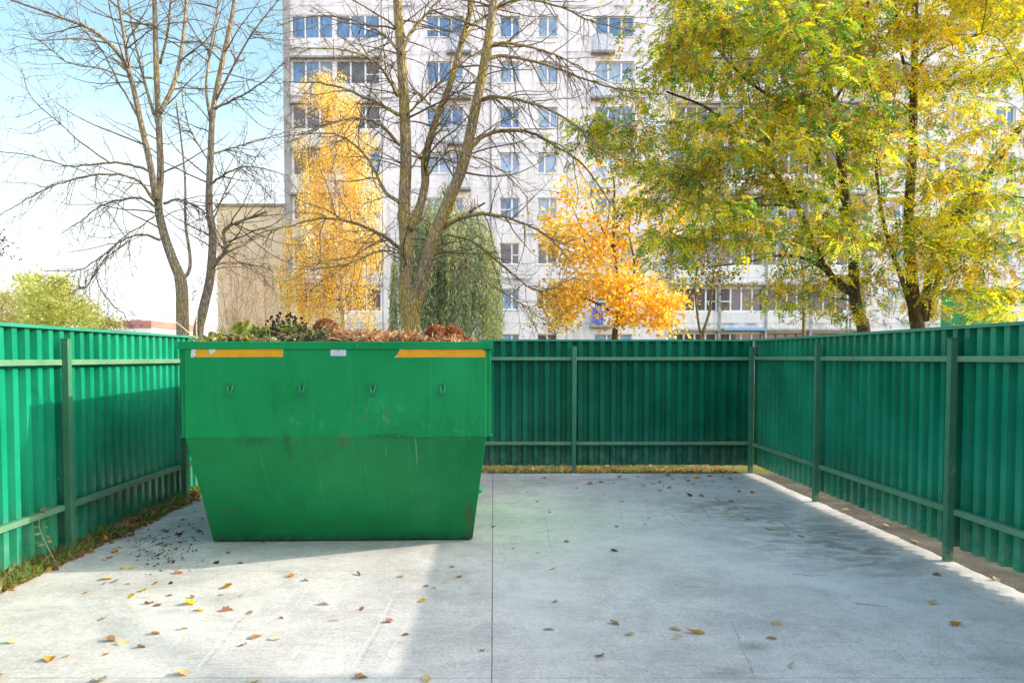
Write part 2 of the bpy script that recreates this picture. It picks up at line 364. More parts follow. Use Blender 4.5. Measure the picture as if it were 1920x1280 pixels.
PERIOD = 0.168
def sheet_pts(L):
    """(along, inward) corners of a trapezoidal profile, raised ribs facing away from the yard"""
    out = []; s = 0
    prof = [(0, 0), (0.066, 0), (0.086, -0.050), (0.148, -0.050), (PERIOD, 0)]
    while s < L:
        for a, b in prof[:-1]:
            if s + a < L: out.append((s + a, b))
        s += PERIOD
    out.append((L, out[-1][1])); return out
def make_fence(name, label, org, along, inward, length, posts, z0, z1, seams, railz, cap_in=0.03, mat=None):
    org = Vector(org); al = Vector(along); inn = Vector(inward); up = Vector((0, 0, 1))
    t = thing(name, label, 'fence', org)
    edges = [0] + seams + [length]
    for i in range(len(edges) - 1):
        a, b = edges[i], edges[i + 1] + (0.06 if i + 2 < len(edges) else 0); off = 0.002 * (i % 2); m = MB(); vs = []
        for s, q in sheet_pts(b - a):
            for z in (z0 + 0.004 * (i % 3), z1 - 0.003): vs.append(org + al * (a + s) + inn * (q + off) + up * z)
        m.add(vs, [(2 * k, 2 * k + 2, 2 * k + 3, 2 * k + 1) for k in range(len(vs) // 2 - 1)])
        m.build('sheet', mat, t)
    for p in posts:
        m = MB(); m.obox(org + al * (p - 0.032) + inn * 0.05 + up * -0.06, al * 0.064, inn * 0.064, up * (1.945))
        po = m.build('post', M_POST, t, bevel=0.005)
        m = MB(); m.obox(org + al * (p - 0.035) + inn * 0.047 + up * 1.886, al * 0.07, inn * 0.07, up * 0.008); m.build('post_cap', M_POST, po, bevel=0.002, seg=1)
    pe = [0] + sorted(posts) + [length]
    for rz in railz:
        for i in range(len(pe) - 1):
            a = pe[i] + (0.034 if i else 0); b = pe[i + 1] - (0.034 if i + 1 < len(pe) - 1 else 0)
            if b - a < 0.1: continue
            m = MB(); m.obox(org + al * a + inn * 0.008 + up * (rz - 0.024), al * (b - a), inn * 0.058, up * 0.048)
            m.build('rail', M_RAIL, t, bevel=0.004)
    m = MB(); e = org + up * z1
    m.obox(e - inn * 0.053, al * length, inn * (0.053 + cap_in), up * 0.004)
    m.obox(e + inn * cap_in + up * -0.024, al * length, inn * 0.003, up * 0.028)
    m.build('cap_strip', M_CAP, t)
    return t
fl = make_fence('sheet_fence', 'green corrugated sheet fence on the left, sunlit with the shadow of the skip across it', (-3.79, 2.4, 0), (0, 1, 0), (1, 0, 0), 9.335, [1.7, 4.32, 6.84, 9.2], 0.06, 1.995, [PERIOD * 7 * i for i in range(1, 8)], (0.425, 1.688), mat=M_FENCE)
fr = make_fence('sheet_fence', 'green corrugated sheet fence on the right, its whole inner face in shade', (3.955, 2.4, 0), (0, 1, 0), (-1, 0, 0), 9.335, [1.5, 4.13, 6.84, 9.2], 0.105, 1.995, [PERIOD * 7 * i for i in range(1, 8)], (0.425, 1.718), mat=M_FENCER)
fb = make_fence('sheet_fence', 'shaded green corrugated sheet fence across the back of the yard behind the skip', (-3.75, 11.74, 0), (1, 0, 0), (0, -1, 0), 7.70, [0.06 + 2.4, 4.97], 0.085, 1.998, [PERIOD * 7 * i for i in range(1, 7)], (0.43, 1.712), cap_in=0.004, mat=M_FENCEB)
m = MB(); c = at(1418, 655, 11.66); m.box(c.x - .03, c.x + .05, 11.62, 11.66, c.z - .09, c.z + .05)
m.build('corner_bracket', simple('galvanised', (.5, .52, .55), (.3, .3, .32), 30, .4, .6, metal=.6), fb, bevel=.006)

# ================================================================== WASTE SKIP
def mat_skip():
    k = NT('skip_green_paint'); P = k.pos(); xyz = k.sep(P)
    c = k.mix(k.ramp(k.noise(P, 1.1, 5, .6, .5), .3, .7), (0.008, 0.235, 0.072), (0.015, 0.325, 0.108))
    st = k.noise(k.pos((24, 0.4, 0.8)), 1.0, 5, .6)
    c = k.mix(k.ramp(st, .55, .78, 0, .28), c, (0.035, 0.34, 0.15))
    c = k.mix(k.ramp(k.noise(k.pos((17, 0.4, 1.1)), 1.3, 4), .6, .8, 0, .4), c, (0.008, 0.15, 0.05))
    # pale rubbed marks below the hooks and thin runs under the fold
    def spot(px, py, Y, r, kk): w = at(px, py, Y); return k.near(tuple(w), r, kk)
    rub = k.ramp(k.noise(k.pos((11, 11, 7)), 1.6, 6, .7), .55, .66)
    for px, py, Y, r, kk in ((570, 790, 6.48, .35, (1, .3, 1.8)), (720, 785, 6.48, .4, (1, .3, 1.6)), (860, 800, 6.53, .35, (.8, .3, 2.5)), (690, 765, 6.48, .18, (1, .3, 1)), (645, 850, 6.6, .25, (2.2, .3, .8))):
        c = k.mix(k.math('MULTIPLY', k.math('MULTIPLY', spot(px, py, Y, r, kk), rub), .5), c, (0.08, 0.40, 0.24))
    run = k.ramp(k.noise(k.pos((46, 0.15, 0.4)), 1, 2), .665, .69)
    zl = k.math('MULTIPLY', k.ramp(xyz[2], .06, .45), k.ramp(xyz[2], 1.08, 0.98))
    c = k.mix(k.math('MULTIPLY', k.math('MULTIPLY', run, zl), k.ramp(k.noise(P, 1.7, 3), .45, .6, 0, .6)), c, (0.20, 0.52, 0.33))
    for px, py, Y, r, kk, colr in ((540, 832, 6.56, .13, (2.4, .3, .8), (.03, .07, .03)), (645, 826, 6.54, .08, (1.2, .3, 1), (.12, .08, .04)), (725, 785, 6.48, .09, (5, .3, .8), (.14, .05, .03)), (688, 780, 6.48, .07, (4, .3, .9), (.2, .12, .05)),
                                   (478, 826, 6.52, .2, (1, .3, 4), (.02, .10, .05)), (880, 968, 7.05, .17, (3.2, .3, .9), (.16, .06, .025)), (884, 1000, 7.2, .12, (2, .3, 1.4), (.13, .06, .03)), (425, 956, 6.98, .09, (1, .3, 4), (.16, .08, .04)), (730, 817, 6.5, .25, (1, .3, 9), (.02, .08, .04))):
        mm = k.math('MULTIPLY', spot(px, py, Y, r, kk), k.ramp(k.noise(k.pos((30, 30, 16)), 1, 5, .7), .42, .58))
        c = k.mix(k.math('MINIMUM', k.math('MULTIPLY', mm, 1.3), .5), c, colr)
    chips = k.ramp(k.noise(k.pos((40, 40, 26)), 1, 2), .82, .84)
    c = k.mix(k.math('MULTIPLY', k.math('MULTIPLY', chips, k.ramp(k.noise(P, 1.3, 2), .52, .62)), .35), c, (0.12, 0.42, 0.26))
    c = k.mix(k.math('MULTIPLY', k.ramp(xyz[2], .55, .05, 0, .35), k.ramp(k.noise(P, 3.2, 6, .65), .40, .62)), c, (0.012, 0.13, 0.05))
    c = k.mix(k.math('MULTIPLY', k.ramp(xyz[2], .10, .0), k.ramp(k.noise(P, 14, 6), .4, .65)), c, (0.05, 0.05, 0.035))
    h = k.math('ADD', k.noise(k.pos((1.6, 1.6, 1.6)), 1, 3), k.math('MULTIPLY', k.noise(P, 120, 2), .015))
    return k.principled(c, 0.42, 0.16, 0, k.bump(h, 0.42, 0.07), coat=0.03)
M_SKIP = mat_skip()
DL, DR = 6.45, 6.54; YAW = R(2.1); AX = Vector((-math.sin(YAW), math.cos(YAW), 0)); RX = Vector((math.cos(YAW), math.sin(YAW), 0)); UP = Vector((0, 0, 1))
tl = at(345, 642, DL); tr = at(912, 641, DR); cl = at(347, 819, DL); cr = at(912, 817.5, DR)
ztop = (tl.z + tr.z) / 2; tl.z = tr.z = ztop; zc = (cl.z + cr.z) / 2; cl.z = cr.z = zc
bl = gnd(400, 1016); br = gnd(886, 1012); LEN = 3.3; SL = 0.79
skip_base = (bl + br) / 2 + AX * (LEN / 2 - SL)
skip = thing('waste_skip', 'large green steel waste skip with orange strips, heaped with garden waste', 'skip', skip_base)
def back(p, d): return p + AX * d
ftl, ftr, fcl, fcr, fbl, fbr = tl, tr, cl, cr, bl + UP * .012, br + UP * .012
btl, btr, bcl, bcr = [back(p, LEN) for p in (tl, tr, cl, cr)]; bbl, bbr = [back(p, LEN - 2 * SL) for p in (fbl, fbr)]
m = MB()
def inner(p, z=None):
    q = p.copy(); c = (tl + btr) / 2
    q += RX * (0.03 if (p - c).dot(RX) < 0 else -0.03); q += AX * (0.03 if (p - c).dot(AX) < 0 else -0.03)
    if z is not None: q.z = z
    return q
vs = [ftl, ftr, fcl, fcr, fbl, fbr, btl, btr, bcl, bcr, bbl, bbr] + [inner(p) for p in (ftl, ftr, btl, btr)] + [inner(p, zc) for p in (fcl, fcr, bcl, bcr)]
fs = [(0, 2, 3, 1), (2, 4, 5, 3), (7, 9, 8, 6), (9, 11, 10, 8), (0, 6, 8, 2), (2, 8, 10, 4), (1, 3, 9, 7), (3, 5, 11, 9), (4, 10, 11, 5),
      (0, 1, 13, 12), (1, 7, 15, 13), (7, 6, 14, 15), (6, 0, 12, 14), (12, 13, 17, 16), (13, 15, 19, 17), (15, 14, 18, 19), (14, 12, 16, 18), (16, 17, 19, 18)]
m.add(vs, fs); body = m.build('body', M_SKIP, skip, bevel=0.006)
# weld bead along the fold
m = MB(); m.tube([fcl + (fcr - fcl) * (i / 40) + AX * -.001 + UP * random.uniform(-.0015, .0015) for i in range(41)], [.005 + random.uniform(-.0012, .0012) for i in range(41)], 6); m.build('weld_seam', M_SKIP, body)
# rim: a box section all the way round
m = MB(); rw = .045; rh = .064; ov = .012
A = ftl - RX * .05 - AX * ov; B = ftr + RX * .048 - AX * ov; W = (B - A).dot(RX); L2 = LEN + 2 * ov
A.z = ztop - rh + .006
m.obox(A, RX * W, AX * rw, UP * rh); m.obox(A + AX * (L2 - rw), RX * W, AX * rw, UP * rh)
m.obox(A + AX * (rw + .002), RX * (rw + .03), AX * (L2 - 2 * rw - .004), UP * (rh - .002)); m.obox(A + RX * (W - rw - .03) + AX * (rw + .002), RX * (rw + .03), AX * (L2 - 2 * rw - .004), UP * (rh - .002))
m.build('rim', M_SKIP, skip, bevel=0.005)
# channel ribs on both sides, from rim down to the fold
ribh = ztop - rh + .003 - (zc + .008)
for side in (-1, 1):
    for d in (.02, 1.1, 2.2, LEN - .1):
        p = (ftl if side < 0 else ftr) + AX * d; p = Vector((p.x, p.y, zc + .008))
        m = MB(); m.obox(p + RX * (side * .0015 if side > 0 else -.040), RX * .0385, AX * .075, UP * ribh)
        m.obox(p + RX * (-.002 if side > 0 else -.05) + UP * -.012 - AX * .006, RX * .052, AX * .088, UP * .012)
        m.build('side_rib', M_SKIP, skip, bevel=0.004)
    # wedge-shaped lifting lug low on the side
    q0 = fcl.lerp(fbl, .50) if side < 0 else fcr.lerp(fbr, .52)
    q = q0 + AX * .05; e = RX * side
    m = MB(); v = [q - e * .03 + UP * .045, q - e * .03 - UP * .04, q + e * .035 - UP * .005, q - e * .03 + UP * .045 + AX * .2, q - e * .03 - UP * .04 + AX * .2, q + e * .035 - UP * .005 + AX * .2]
    m.add(v, [(0, 1, 2), (3, 5, 4), (0, 2, 5, 3), (2, 1, 4, 5), (1, 0, 3, 4)]); m.build('lifting_lug', M_SKIP, skip, bevel=.003)
# tarpaulin hooks
def fp(px, py, out=0.0):   # a point on the upright front face
    d = ray(px, py); n = -AX; o = Vector((0, 0, CAM_H)); t = (ftl - o).dot(n) / d.dot(n); return o + d * t + n * out
M_HOOK = simple('hook_green_paint', (0.008, 0.15, 0.07), (0.02, 0.24, 0.13), 20, .45, .5)
for hx in (432, 566, 699, 830):
    p = fp(hx, 723); m = MB()
    m.obox(p - RX * .026 - AX * .012 - UP * .004, RX * .052, AX * .012, UP * .014)
    for s in (-1, 1):
        m.tube([p + RX * s * .02 - AX * .008, p + RX * s * .017 - AX * .022 - UP * .03, p + RX * s * .010 - AX * .030 - UP * .055, p + RX * s * .004 - AX * .024 - UP * .085], [.006, .006, .0055, .004], 6)
    m.tube([p - AX * .024 - UP * .07, p - AX * .006 - UP * .075, p - UP * .092], [.007, .007, .004], 6)
    m.build('tarp_hook', M_HOOK, skip, smooth=False)
# orange reflective strips, torn white patches, sticker
def mat_strip():
    k = NT('orange_strip'); P = k.pos()
    c = k.mix(k.ramp(k.noise(P, 9, 5), .3, .7), (0.82, 0.33, 0.012), (0.88, 0.42, 0.02))
    c = k.mix(k.ramp(k.noise(k.pos((6, 6, 60)), 1, 5), .55, .8, 0, .5), c, (0.55, 0.24, 0.04))
    c = k.mix(k.ramp(k.noise(P, 34, 3), .70, .74), c, (0.22, 0.13, 0.04))
    return k.principled(c, 0.4, 0.5)
M_STRIP = mat_strip(); M_TORN = simple('torn_backing', (.72, .76, .78), (.55, .6, .62), 40, .6, .3); M_STICK = simple('sticker_paper', (.66, .70, .76), (.58, .62, .70), 25, .5, .4); M_INK = simple('sticker_ink', (.25, .29, .36), rough=.6)
def decal(name, pts, mat, out, parent, th=.0015):
    a = [fp(x, y, 0.0005) for x, y in pts]; b = [fp(x, y, out) for x, y in pts]; n = len(a); m = MB()
    m.add(a + b, [tuple(range(n, 2 * n))[::-1]] + [(i, (i + 1) % n, n + (i + 1) % n, n + i) for i in range(n)]); return m.build(name, mat, parent)
s1 = decal('reflective_strip', [(367, 653.5), (392, 653), (450, 653.2), (496, 653), (499, 654.6), (506, 653.2), (531, 653.2), (531, 669), (450, 669.2), (363, 669.6), (366, 663)], M_STRIP, .003, skip)
s1['label'] = 'orange strip torn at its left end, left of the two'
decal('torn_patch', [(359, 655), (364, 653.5), (368, 656), (365, 661), (368, 664), (363, 670), (357.5, 670)], M_TORN, .004, s1)
decal('torn_patch', [(391, 655.5), (397, 653), (404, 655), (405, 658), (394, 666), (393.5, 661)], M_TORN, .005, s1)
s2 = decal('reflective_strip', [(751, 653.3), (820, 653.5), (902, 653.2), (905, 656.5), (909.5, 658), (909.5, 669.5), (820, 669.4), (742, 669.8)], M_STRIP, .003, skip)
s2['label'] = 'orange strip with a slanted left end, right of the two'
decal('torn_patch', [(748.5, 653.5), (757, 653.5), (755, 656), (749, 656)], M_TORN, .004, s2)
decal('torn_patch', [(740, 670), (744, 665.5), (745.5, 666), (742, 670)], M_TORN, .004, s2)
st = decal('sticker', [(620, 655.5), (649, 655.5), (649, 667), (620, 667)], M_STICK, .003, skip)
decal('print_line', [(632, 657), (637, 657), (637, 658.4), (632, 658.4)], M_INK, .0036, st)
for yy in (660.2, 662.4, 664.6): decal('print_line', [(623, yy), (646 - (yy * 7 % 9), yy), (646 - (yy * 7 % 9), yy + .7), (623, yy + .7)], simple('sticker_small_print', (.45, .49, .56)) if yy < 660.5 else bpy.data.materials['sticker_small_print'], .0036, st)
# faint rubbed round emblem
M_EMB = simple('faint_emblem', (0.035, 0.37, 0.20), (0.02, 0.30, 0.13), 60, .5, .4)
m = MB(); c0 = fp(867, 699)
def embl(pts): m.tube([fp(867 + a, 699 + b, .0012) for a, b in pts], .0022, 4)
embl([(9 * math.cos(t * .42), 9 * math.sin(t * .42)) for t in range(14)])
for a in ((-9, -11, -5, -8), (-2, -12, -2, -7), (3, -12, 2, -7), (8, -11, 6, -8), (-5, -2, -2, -2), (2, -2, 5, -2), (-4, 4, 4, 4)): embl([(a[0], a[1]), ((a[0] + a[2]) / 2, (a[1] + a[3]) / 2 + .7), (a[2], a[3])])
m.build('painted_emblem', M_EMB, skip)
# ================================================================== APARTMENT BUILDING
YB = 47.8
def bw(px, py): return at(px, py, YB)
def bx(px): return at(px, 400, YB).x
def bz(py): return at(925, py, YB).z
def mat_facade(name, a, b, stain):
    k = NT(name); P = k.pos(); z = k.sep(P)[2]
    c = k.mix(k.ramp(k.noise(P, .35, 6, .6), .3, .7), a, b)
    c = k.mix(k.ramp(k.noise(k.pos((2.2, 1, .16)), 1.0, 6, .65), .50, .68, 0, .5), c, stain)
    c = k.mix(k.ramp(k.noise(P, 3.5, 7, .7), .52, .66, 0, .35), c, tuple(x * .7 for x in a))
    # dark streaky dirt along the horizontal panel joints, one every storey
    ph = k.math('FRACT', k.math('DIVIDE', k.math('ADD', z, -JOINT_Z), STOREY))
    band = k.math('MULTIPLY', k.ramp(ph, .86, .985), k.ramp(k.noise(k.pos((.35, 1, .6)), 1.3, 6, .65), .48, .60))
    c = k.mix(k.math('MULTIPLY', band, .85), c, (.20, .19, .195))
    line = k.math('MAXIMUM', k.ramp(ph, .986, .992), 0.0)
    c = k.mix(k.math('MULTIPLY', line, .5), c, (.3, .29, .28))
    return k.principled(c, .9, .15, 0, k.bump(k.noise(P, 14, 5), .25, .02))
STOREY = (bz(30) - bz(541)) / 6
JOINT_Z = bz(97 + 85.2)
M_WALL = mat_facade('facade_plaster', (.72, .695, .70), (.82, .795, .80), (.46, .43, .42))
M_LOGW = mat_facade('loggia_panel', (.70, .69, .68), (.80, .79, .77), (.42, .39, .36))
M_DARKW = simple('pilaster_concrete', (.30, .30, .31), (.38, .375, .37), 1.2, .9, .1)
M_FRAME = simple('white_window_frame', (.80, .80, .79), (.72, .71, .69), 2.5, .5, .4)
M_FRAMED = simple('brown_window_frame', (.20, .115, .085), (.15, .085, .06), 4, .6, .3)
M_SLAB = simple('balcony_slab', (.42, .40, .38), (.25, .24, .23), 4, .9, .1)
def mat_pane(name, col, col2, rough=.06):
    k = NT(name); P = k.pos(); r = k.n('ShaderNodeObjectInfo').outputs['Random']
    fold = k.noise(k.pos((9, 1, .5)), 1.0, 4, .6)
    c = k.mix(k.ramp(fold, .35, .65), col, col2)
    c = k.mix(k.math('MULTIPLY', k.ramp(k.noise(k.pos((.9, 1, .9)), 1.0, 3), .45, .6), .55), c, tuple(x * .45 for x in col))
    c = k.mix(k.ramp(r, 0, 1, 0, .45), c, tuple(x * .5 for x in col2))
    return k.principled(c, rough, .6)
M_PANE = [mat_pane('sky_reflection_glass', (.085, .20, .40), (.17, .33, .55)), mat_pane('curtained_glass', (.24, .38, .55), (.40, .54, .68), .12), mat_pane('dark_glass', (.06, .075, .11), (.15, .14, .16)), mat_pane('brown_room_glass', (.10, .075, .07), (.22, .17, .15))]  # blue of the first glass paints in the reflected sky

bld = thing('apartment_building', 'tall pale grey panel apartment block behind the trees with stained walls and many white windows', 'building', (bx(1230), YB, 0))
X_L, X_R = bx(548), bx(2080); ZT = bz(-120)
openings = []   # (x0, x1, z0, z1, type)
RECESS = .16
def row_z(r): return bz(30 + 85.17 * r), bz(69.5 + 85.17 * r)
cols = [('log', 550, 627), ('log', 632, 714), ('bal', 800, 869), ('two', 937, 974), ('two', 1008, 1045), ('balL', 1115, 1187),
        ('log', 1264, 1346), ('log', 1352, 1433), ('log', 1439, 1517), ('log', 1524, 1616), ('two', 1668, 1706), ('two', 1770, 1810), ('two', 1862, 1900)]
for r in range(8):
    zt, zb = row_z(r)
    for typ, a, b in cols:
        if typ.startswith('log'): zz = (zt + .06, zb - .10)
        else: zz = (zt, zb)
        if r == 7 and typ == 'log' and a < 1000: zz = (zt, zb)
        openings.append((bx(a), bx(b), zz[0], zz[1], typ, r))
# the wall: a grid of panels with real openings and reveals
gx = sorted(set([round(v, 4) for o in openings for v in o[:2]] + [round(X_L, 4), round(X_R, 4)]))
gz = sorted(set([round(v, 4) for o in openings for v in o[2:4]] + [-.05, round(ZT, 4)]))
wall = MB(); vid = {}
def gv(i, j):
    if (i, j) not in vid: vid[(i, j)] = len(wall.v); wall.v.append((gx[i], YB, gz[j]))
    return vid[(i, j)]
def inside(x, z): return any(o[0] < x < o[1] and o[3] < z < o[2] for o in openings)
for i in range(len(gx) - 1):
    for j in range(len(gz) - 1):
        if not inside((gx[i] + gx[i + 1]) / 2, (gz[j] + gz[j + 1]) / 2): wall.f.append((gv(i, j), gv(i + 1, j), gv(i + 1, j + 1), gv(i, j + 1)))
for x0, x1, zt, zb, typ, r in openings:
    d = .3
    wall.add([(x0, YB, zb), (x1, YB, zb), (x1, YB, zt), (x0, YB, zt), (x0, YB + d, zb), (x1, YB + d, zb), (x1, YB + d, zt), (x0, YB + d, zt)], [(0, 4, 5, 1), (1, 5, 6, 2), (2, 6, 7, 3), (3, 7, 4, 0)])
D = 13
wall.add([(X_L, YB, -.05), (X_L, YB + D, -.05), (X_L, YB + D, ZT), (X_L, YB, ZT), (X_R, YB, -.05), (X_R, YB + D, -.05), (X_R, YB + D, ZT), (X_R, YB, ZT)], [(0, 3, 2, 1), (4, 5, 6, 7), (1, 2, 6, 5), (3, 7, 6, 2)])
wall.build('wall', M_WALL, bld)
m = MB(); m.box(bx(537.5), X_L - .002, YB - .45, YB + D - .1, -.05, ZT - .1); m.build('pilaster', M_DARKW, bld)
m = MB(); m.box(bx(536), X_R + .2, YB - .5, YB + D + .2, ZT + .003, ZT + .45); m.build('roof', M_SLAB, bld)
for px, wpx in ((920, 3.0), (1063, 1.2), (717, 1.5), (1606, 3.0)):
    m = MB(); m.box(bx(px - wpx / 2), bx(px + wpx / 2), YB - (.06 if wpx > 2 else .012), YB + .01, 0.1, ZT - .2); m.build('downpipe' if wpx > 2 else 'panel_joint', simple('downpipe_grey', (.22, .23, .25), (.3, .3, .31), 5, .7, .2) if 'downpipe_grey' not in bpy.data.materials else bpy.data.materials['downpipe_grey'], bld)
def window(x0, x1, zt, zb, mull, y, frame_mat, kind, trans=None):
    f = MB(); t = .065; d0, d1 = y, y + .07
    f.box(x0, x1, d0, d1, zt - t, zt); f.box(x0, x1, d0 - .03, d1, zb, zb + t)
    f.box(x0, x0 + t, d0, d1, zb + t, zt - t); f.box(x1 - t, x1, d0, d1, zb + t, zt - t)
    xsz = [x0 + t] + [x0 + (x1 - x0) * q for q in mull] + [x1 - t]
    for q in mull: xx = x0 + (x1 - x0) * q; f.box(xx - .05, xx + .05, d0 - .012, d1, zb + t, zt - t)
    if trans is not None:
        i, zf = trans; zz = zb + (zt - zb) * zf; a = xsz[i] + (.05 if i else 0); b = xsz[i + 1] - (.05 if i + 1 < len(xsz) - 1 else 0); f.box(a, b, d0 + .002, d1, zz - .035, zz + .035)
    f.box(x0 - .06, x1 + .06, YB - .07, d0 - .032, zb - .055, zb - .012)
    w = f.build('window', frame_mat, bld)
    p = MB(); p.add([(x0 + .03, y + .045, zb + .03), (x1 - .03, y + .045, zb + .03), (x1 - .03, y + .045, zt - .03), (x0 + .03, y + .045, zt - .03)], [(0, 1, 2, 3)])
    p.build('pane', M_PANE[kind], w)
rr = random.Random(3)
M_BALC = simple('white_balcony_panel', (.62, .66, .70), (.52, .56, .60), 3, .6, .3)
for x0, x1, zt, zb, typ, r in openings:
    y = YB + RECESS
    if typ == 'two': window(x0, x1, zt, zb, [rr.choice((.36, .5, .62))], y, M_FRAME, rr.choice((0, 0, 1, 1)) if r < 5 else rr.choice((1, 2, 3)), (rr.choice((0, 1)), .45) if rr.random() < .5 else None)
    elif typ in ('bal', 'balL'):
        window(x0, x1, zt, zb, [.34, .68], y, M_FRAME, rr.choice((0, 1, 0)), (rr.choice((0, 2)), .4))
        a, b = ((.60, 1.16) if typ == 'bal' else (-.08, .44)); xa = x0 + (x1 - x0) * a; xb = x0 + (x1 - x0) * b
        bb = MB(); hb = zb - .95; n = 9; prof = []
        for i in range(n + 1):   # a rounded basket front
            q = math.pi * i / n; prof.append((xa + (xb - xa) * (.5 - .5 * math.cos(q)), YB - .06 - .34 * math.sin(q) ** .6))
        vs = [(px_, py_, z) for px_, py_ in prof for z in (hb, zb + .02)]
        bb.add(vs, [(2 * i, 2 * i + 1, 2 * i + 3, 2 * i + 2) for i in range(n)])
        bb.tube([(px_, py_, zb + .04) for px_, py_ in prof], .03, 5)
        bl_ = bb.build('balcony', M_BALC, bld)
        sb = MB(); sb.box(xa - .1, xb + .1, YB - .5, YB - .004, hb - .14, hb); sb.build('balcony_slab', M_SLAB, bl_)
    else:
        dark = (x0 > 0 and r == 7 and x0 > bx(1430)); n = 3 if x0 < 0 else 4
        window(x0, x1, zt, zb, [i / n for i in range(1, n)], y - .1, M_FRAMED if dark else M_FRAME, rr.choice((2, 0, 3, 2)) if r < 6 else rr.choice((2, 3)), (rr.choice((0, n - 1)), .42) if rr.random() < .4 else None)
        if r < 7 or x0 < 0:
            pz1 = zb - .07; pz0 = zb - (STOREY - (zt - zb)) + .2
            p = MB(); p.box(x0 - .06, x1 + .06, YB - .30, YB - .004, pz0, pz1)
            nn = 5
            for i in range(nn):   # moulded row of triangles along the foot of the panel
                u0 = x0 + (x1 - x0) * (i + .08) / nn; u1 = x0 + (x1 - x0) * (i + .92) / nn; um = (u0 + u1) / 2
                if x0 < 0: tri = [(u0, YB - .303, pz1 - .1), (um, YB - .303, pz0 + .1), (u1, YB - .303, pz1 - .1), (um, YB - .335, pz1 - .2)]
                else: tri = [(u0, YB - .303, pz0 + .04), (um, YB - .303, pz0 + .34), (u1, YB - .303, pz0 + .04), (um, YB - .335, pz0 + .12)]
                p.add(tri, [(0, 1, 3), (1, 2, 3), (2, 0, 3)])
            p.build('loggia_panel', M_LOGW, bld)
            s_ = MB(); s_.box(x0 - .1, x1 + .1, YB - .34, YB - .304 + .3, pz0 - .12, pz0 - .004); s_.build('loggia_slab', M_SLAB, bld)
# party walls between the right-hand loggias, awning, washing on a line
for px in (1260, 1349, 1436, 1520, 1620):
    m = MB(); m.box(bx(px) - .09, bx(px) + .06, YB - .36, YB - .345 + .34, .1, ZT - .3); m.build('loggia_divider', M_SLAB, bld)
m = MB(); z = bz(613); m.obox((bx(1354), YB - .75, z - .22), (bx(1432) - bx(1354), 0, 0), (0, .70, .24), (0, 0, .03)); m.build('awning', simple('blue_awning', (.16, .34, .60), (.28, .45, .66), 3, .6, .3), bld)
cl_ = thing('washing', 'blue washing hung on the small balcony behind the orange maple', 'laundry', (bx(1119), YB - .5, bz(615)))
M_CLOTH = simple('blue_cloth', (.06, .12, .50), (.30, .36, .75), 3, .9, .1)
for i, (a, b, t_, b_) in enumerate(((1108, 1119, 577, 606), (1118, 1130, 575, 611))):
    m = MB(); n = 8; vs = []
    for k in range(n + 1):
        xx = bx(a) + (bx(b) - bx(a)) * k / n
        for z in (bz(t_), bz(b_) + .05 * math.sin(k * 2.1)): vs.append((xx, YB - .46 - .05 * math.sin(k * 1.7 + i), z))
    m.add(vs, [(2 * k, 2 * k + 2, 2 * k + 3, 2 * k + 1) for k in range(n)]); m.build('cloth', M_CLOTH, cl_)

# tan end wall of the neighbouring block
YT = 58.0
k_ = thing('neighbour_block', 'windowless tan end wall of the lower block left of the tall building', 'building', (at(470, 500, YT).x, YT, 0))
def mat_tan():
    k = NT('tan_render'); P = k.pos(); z = k.sep(P)[2]
    c = k.mix(k.ramp(k.noise(P, .5, 6), .3, .7), (.90, .70, .44), (.93, .76, .50))
    zt = at(470, 437, YT).z
    c = k.mix(k.ramp(z, zt - .1, zt, .55, 0), c, (.84, .67, .49))
    c = k.mix(k.ramp(k.noise(k.pos((1.5, 1, .2)), 1, 6), .5, .8, 0, .4), c, (.26, .22, .17))
    return k.principled(c, .9, .1)
M_TAN = mat_tan()
xa, xb, zt = at(406, 400, YT).x, at(600, 400, YT).x, at(470, 388, YT).z; zj = at(470, 437, YT).z
m = MB(); m.box(xa, xb, YT, YT + 30, -.05, zj - .06); m.box(xa, xb, YT, YT + 30, zj, zt); m.box(xa + .03, xb, YT + .05, YT + 29.9, zj - .06, zj); m.build('wall', M_TAN, k_)
m = MB(); m.box(xa - .12, xb, YT - .12, YT + 30, zt + .003, zt + .22); m.build('roof_edge', simple('tan_roof_edge', (.36, .30, .21), (.42, .36, .26), 1, .8, .2), k_)

# far low red and white building
YF = 170.0
k_ = thing('far_building', 'small far red and white building seen over the left fence', 'building', (at(255, 620, YF).x, YF, 0))
def fr_(a, b, t_, b_, y0, y1): 
    A = at(a, t_, YF); B = at(b, b_, YF); return (A.x, B.x, YF + y0, YF + y1, B.z, A.z)
m = MB(); m.box(*fr_(229, 284, 601, 614, 0, 25)); m.build('upper_wall', simple('red_cladding', (.42, .17, .14), (.5, .22, .18), .3, .8, .2), k_)
A = fr_(222, 283, 614.4, 640, .3, 24); m = MB(); m.box(*A); m.build('lower_wall', simple('white_cladding', (.75, .75, .73), (.65, .66, .66), .3, .8, .2), k_)
m = MB()
for a, b in ((243, 250), (262, 268)): m.box(*fr_(a, b, 608, 612, -.05, .2))
m.build('window', M_PANE[2], k_)
m = MB(); m.box(*fr_(233, 254, 597.5, 600.8, 3, 12)); m.build('roof_plant', M_DARKW, k_)

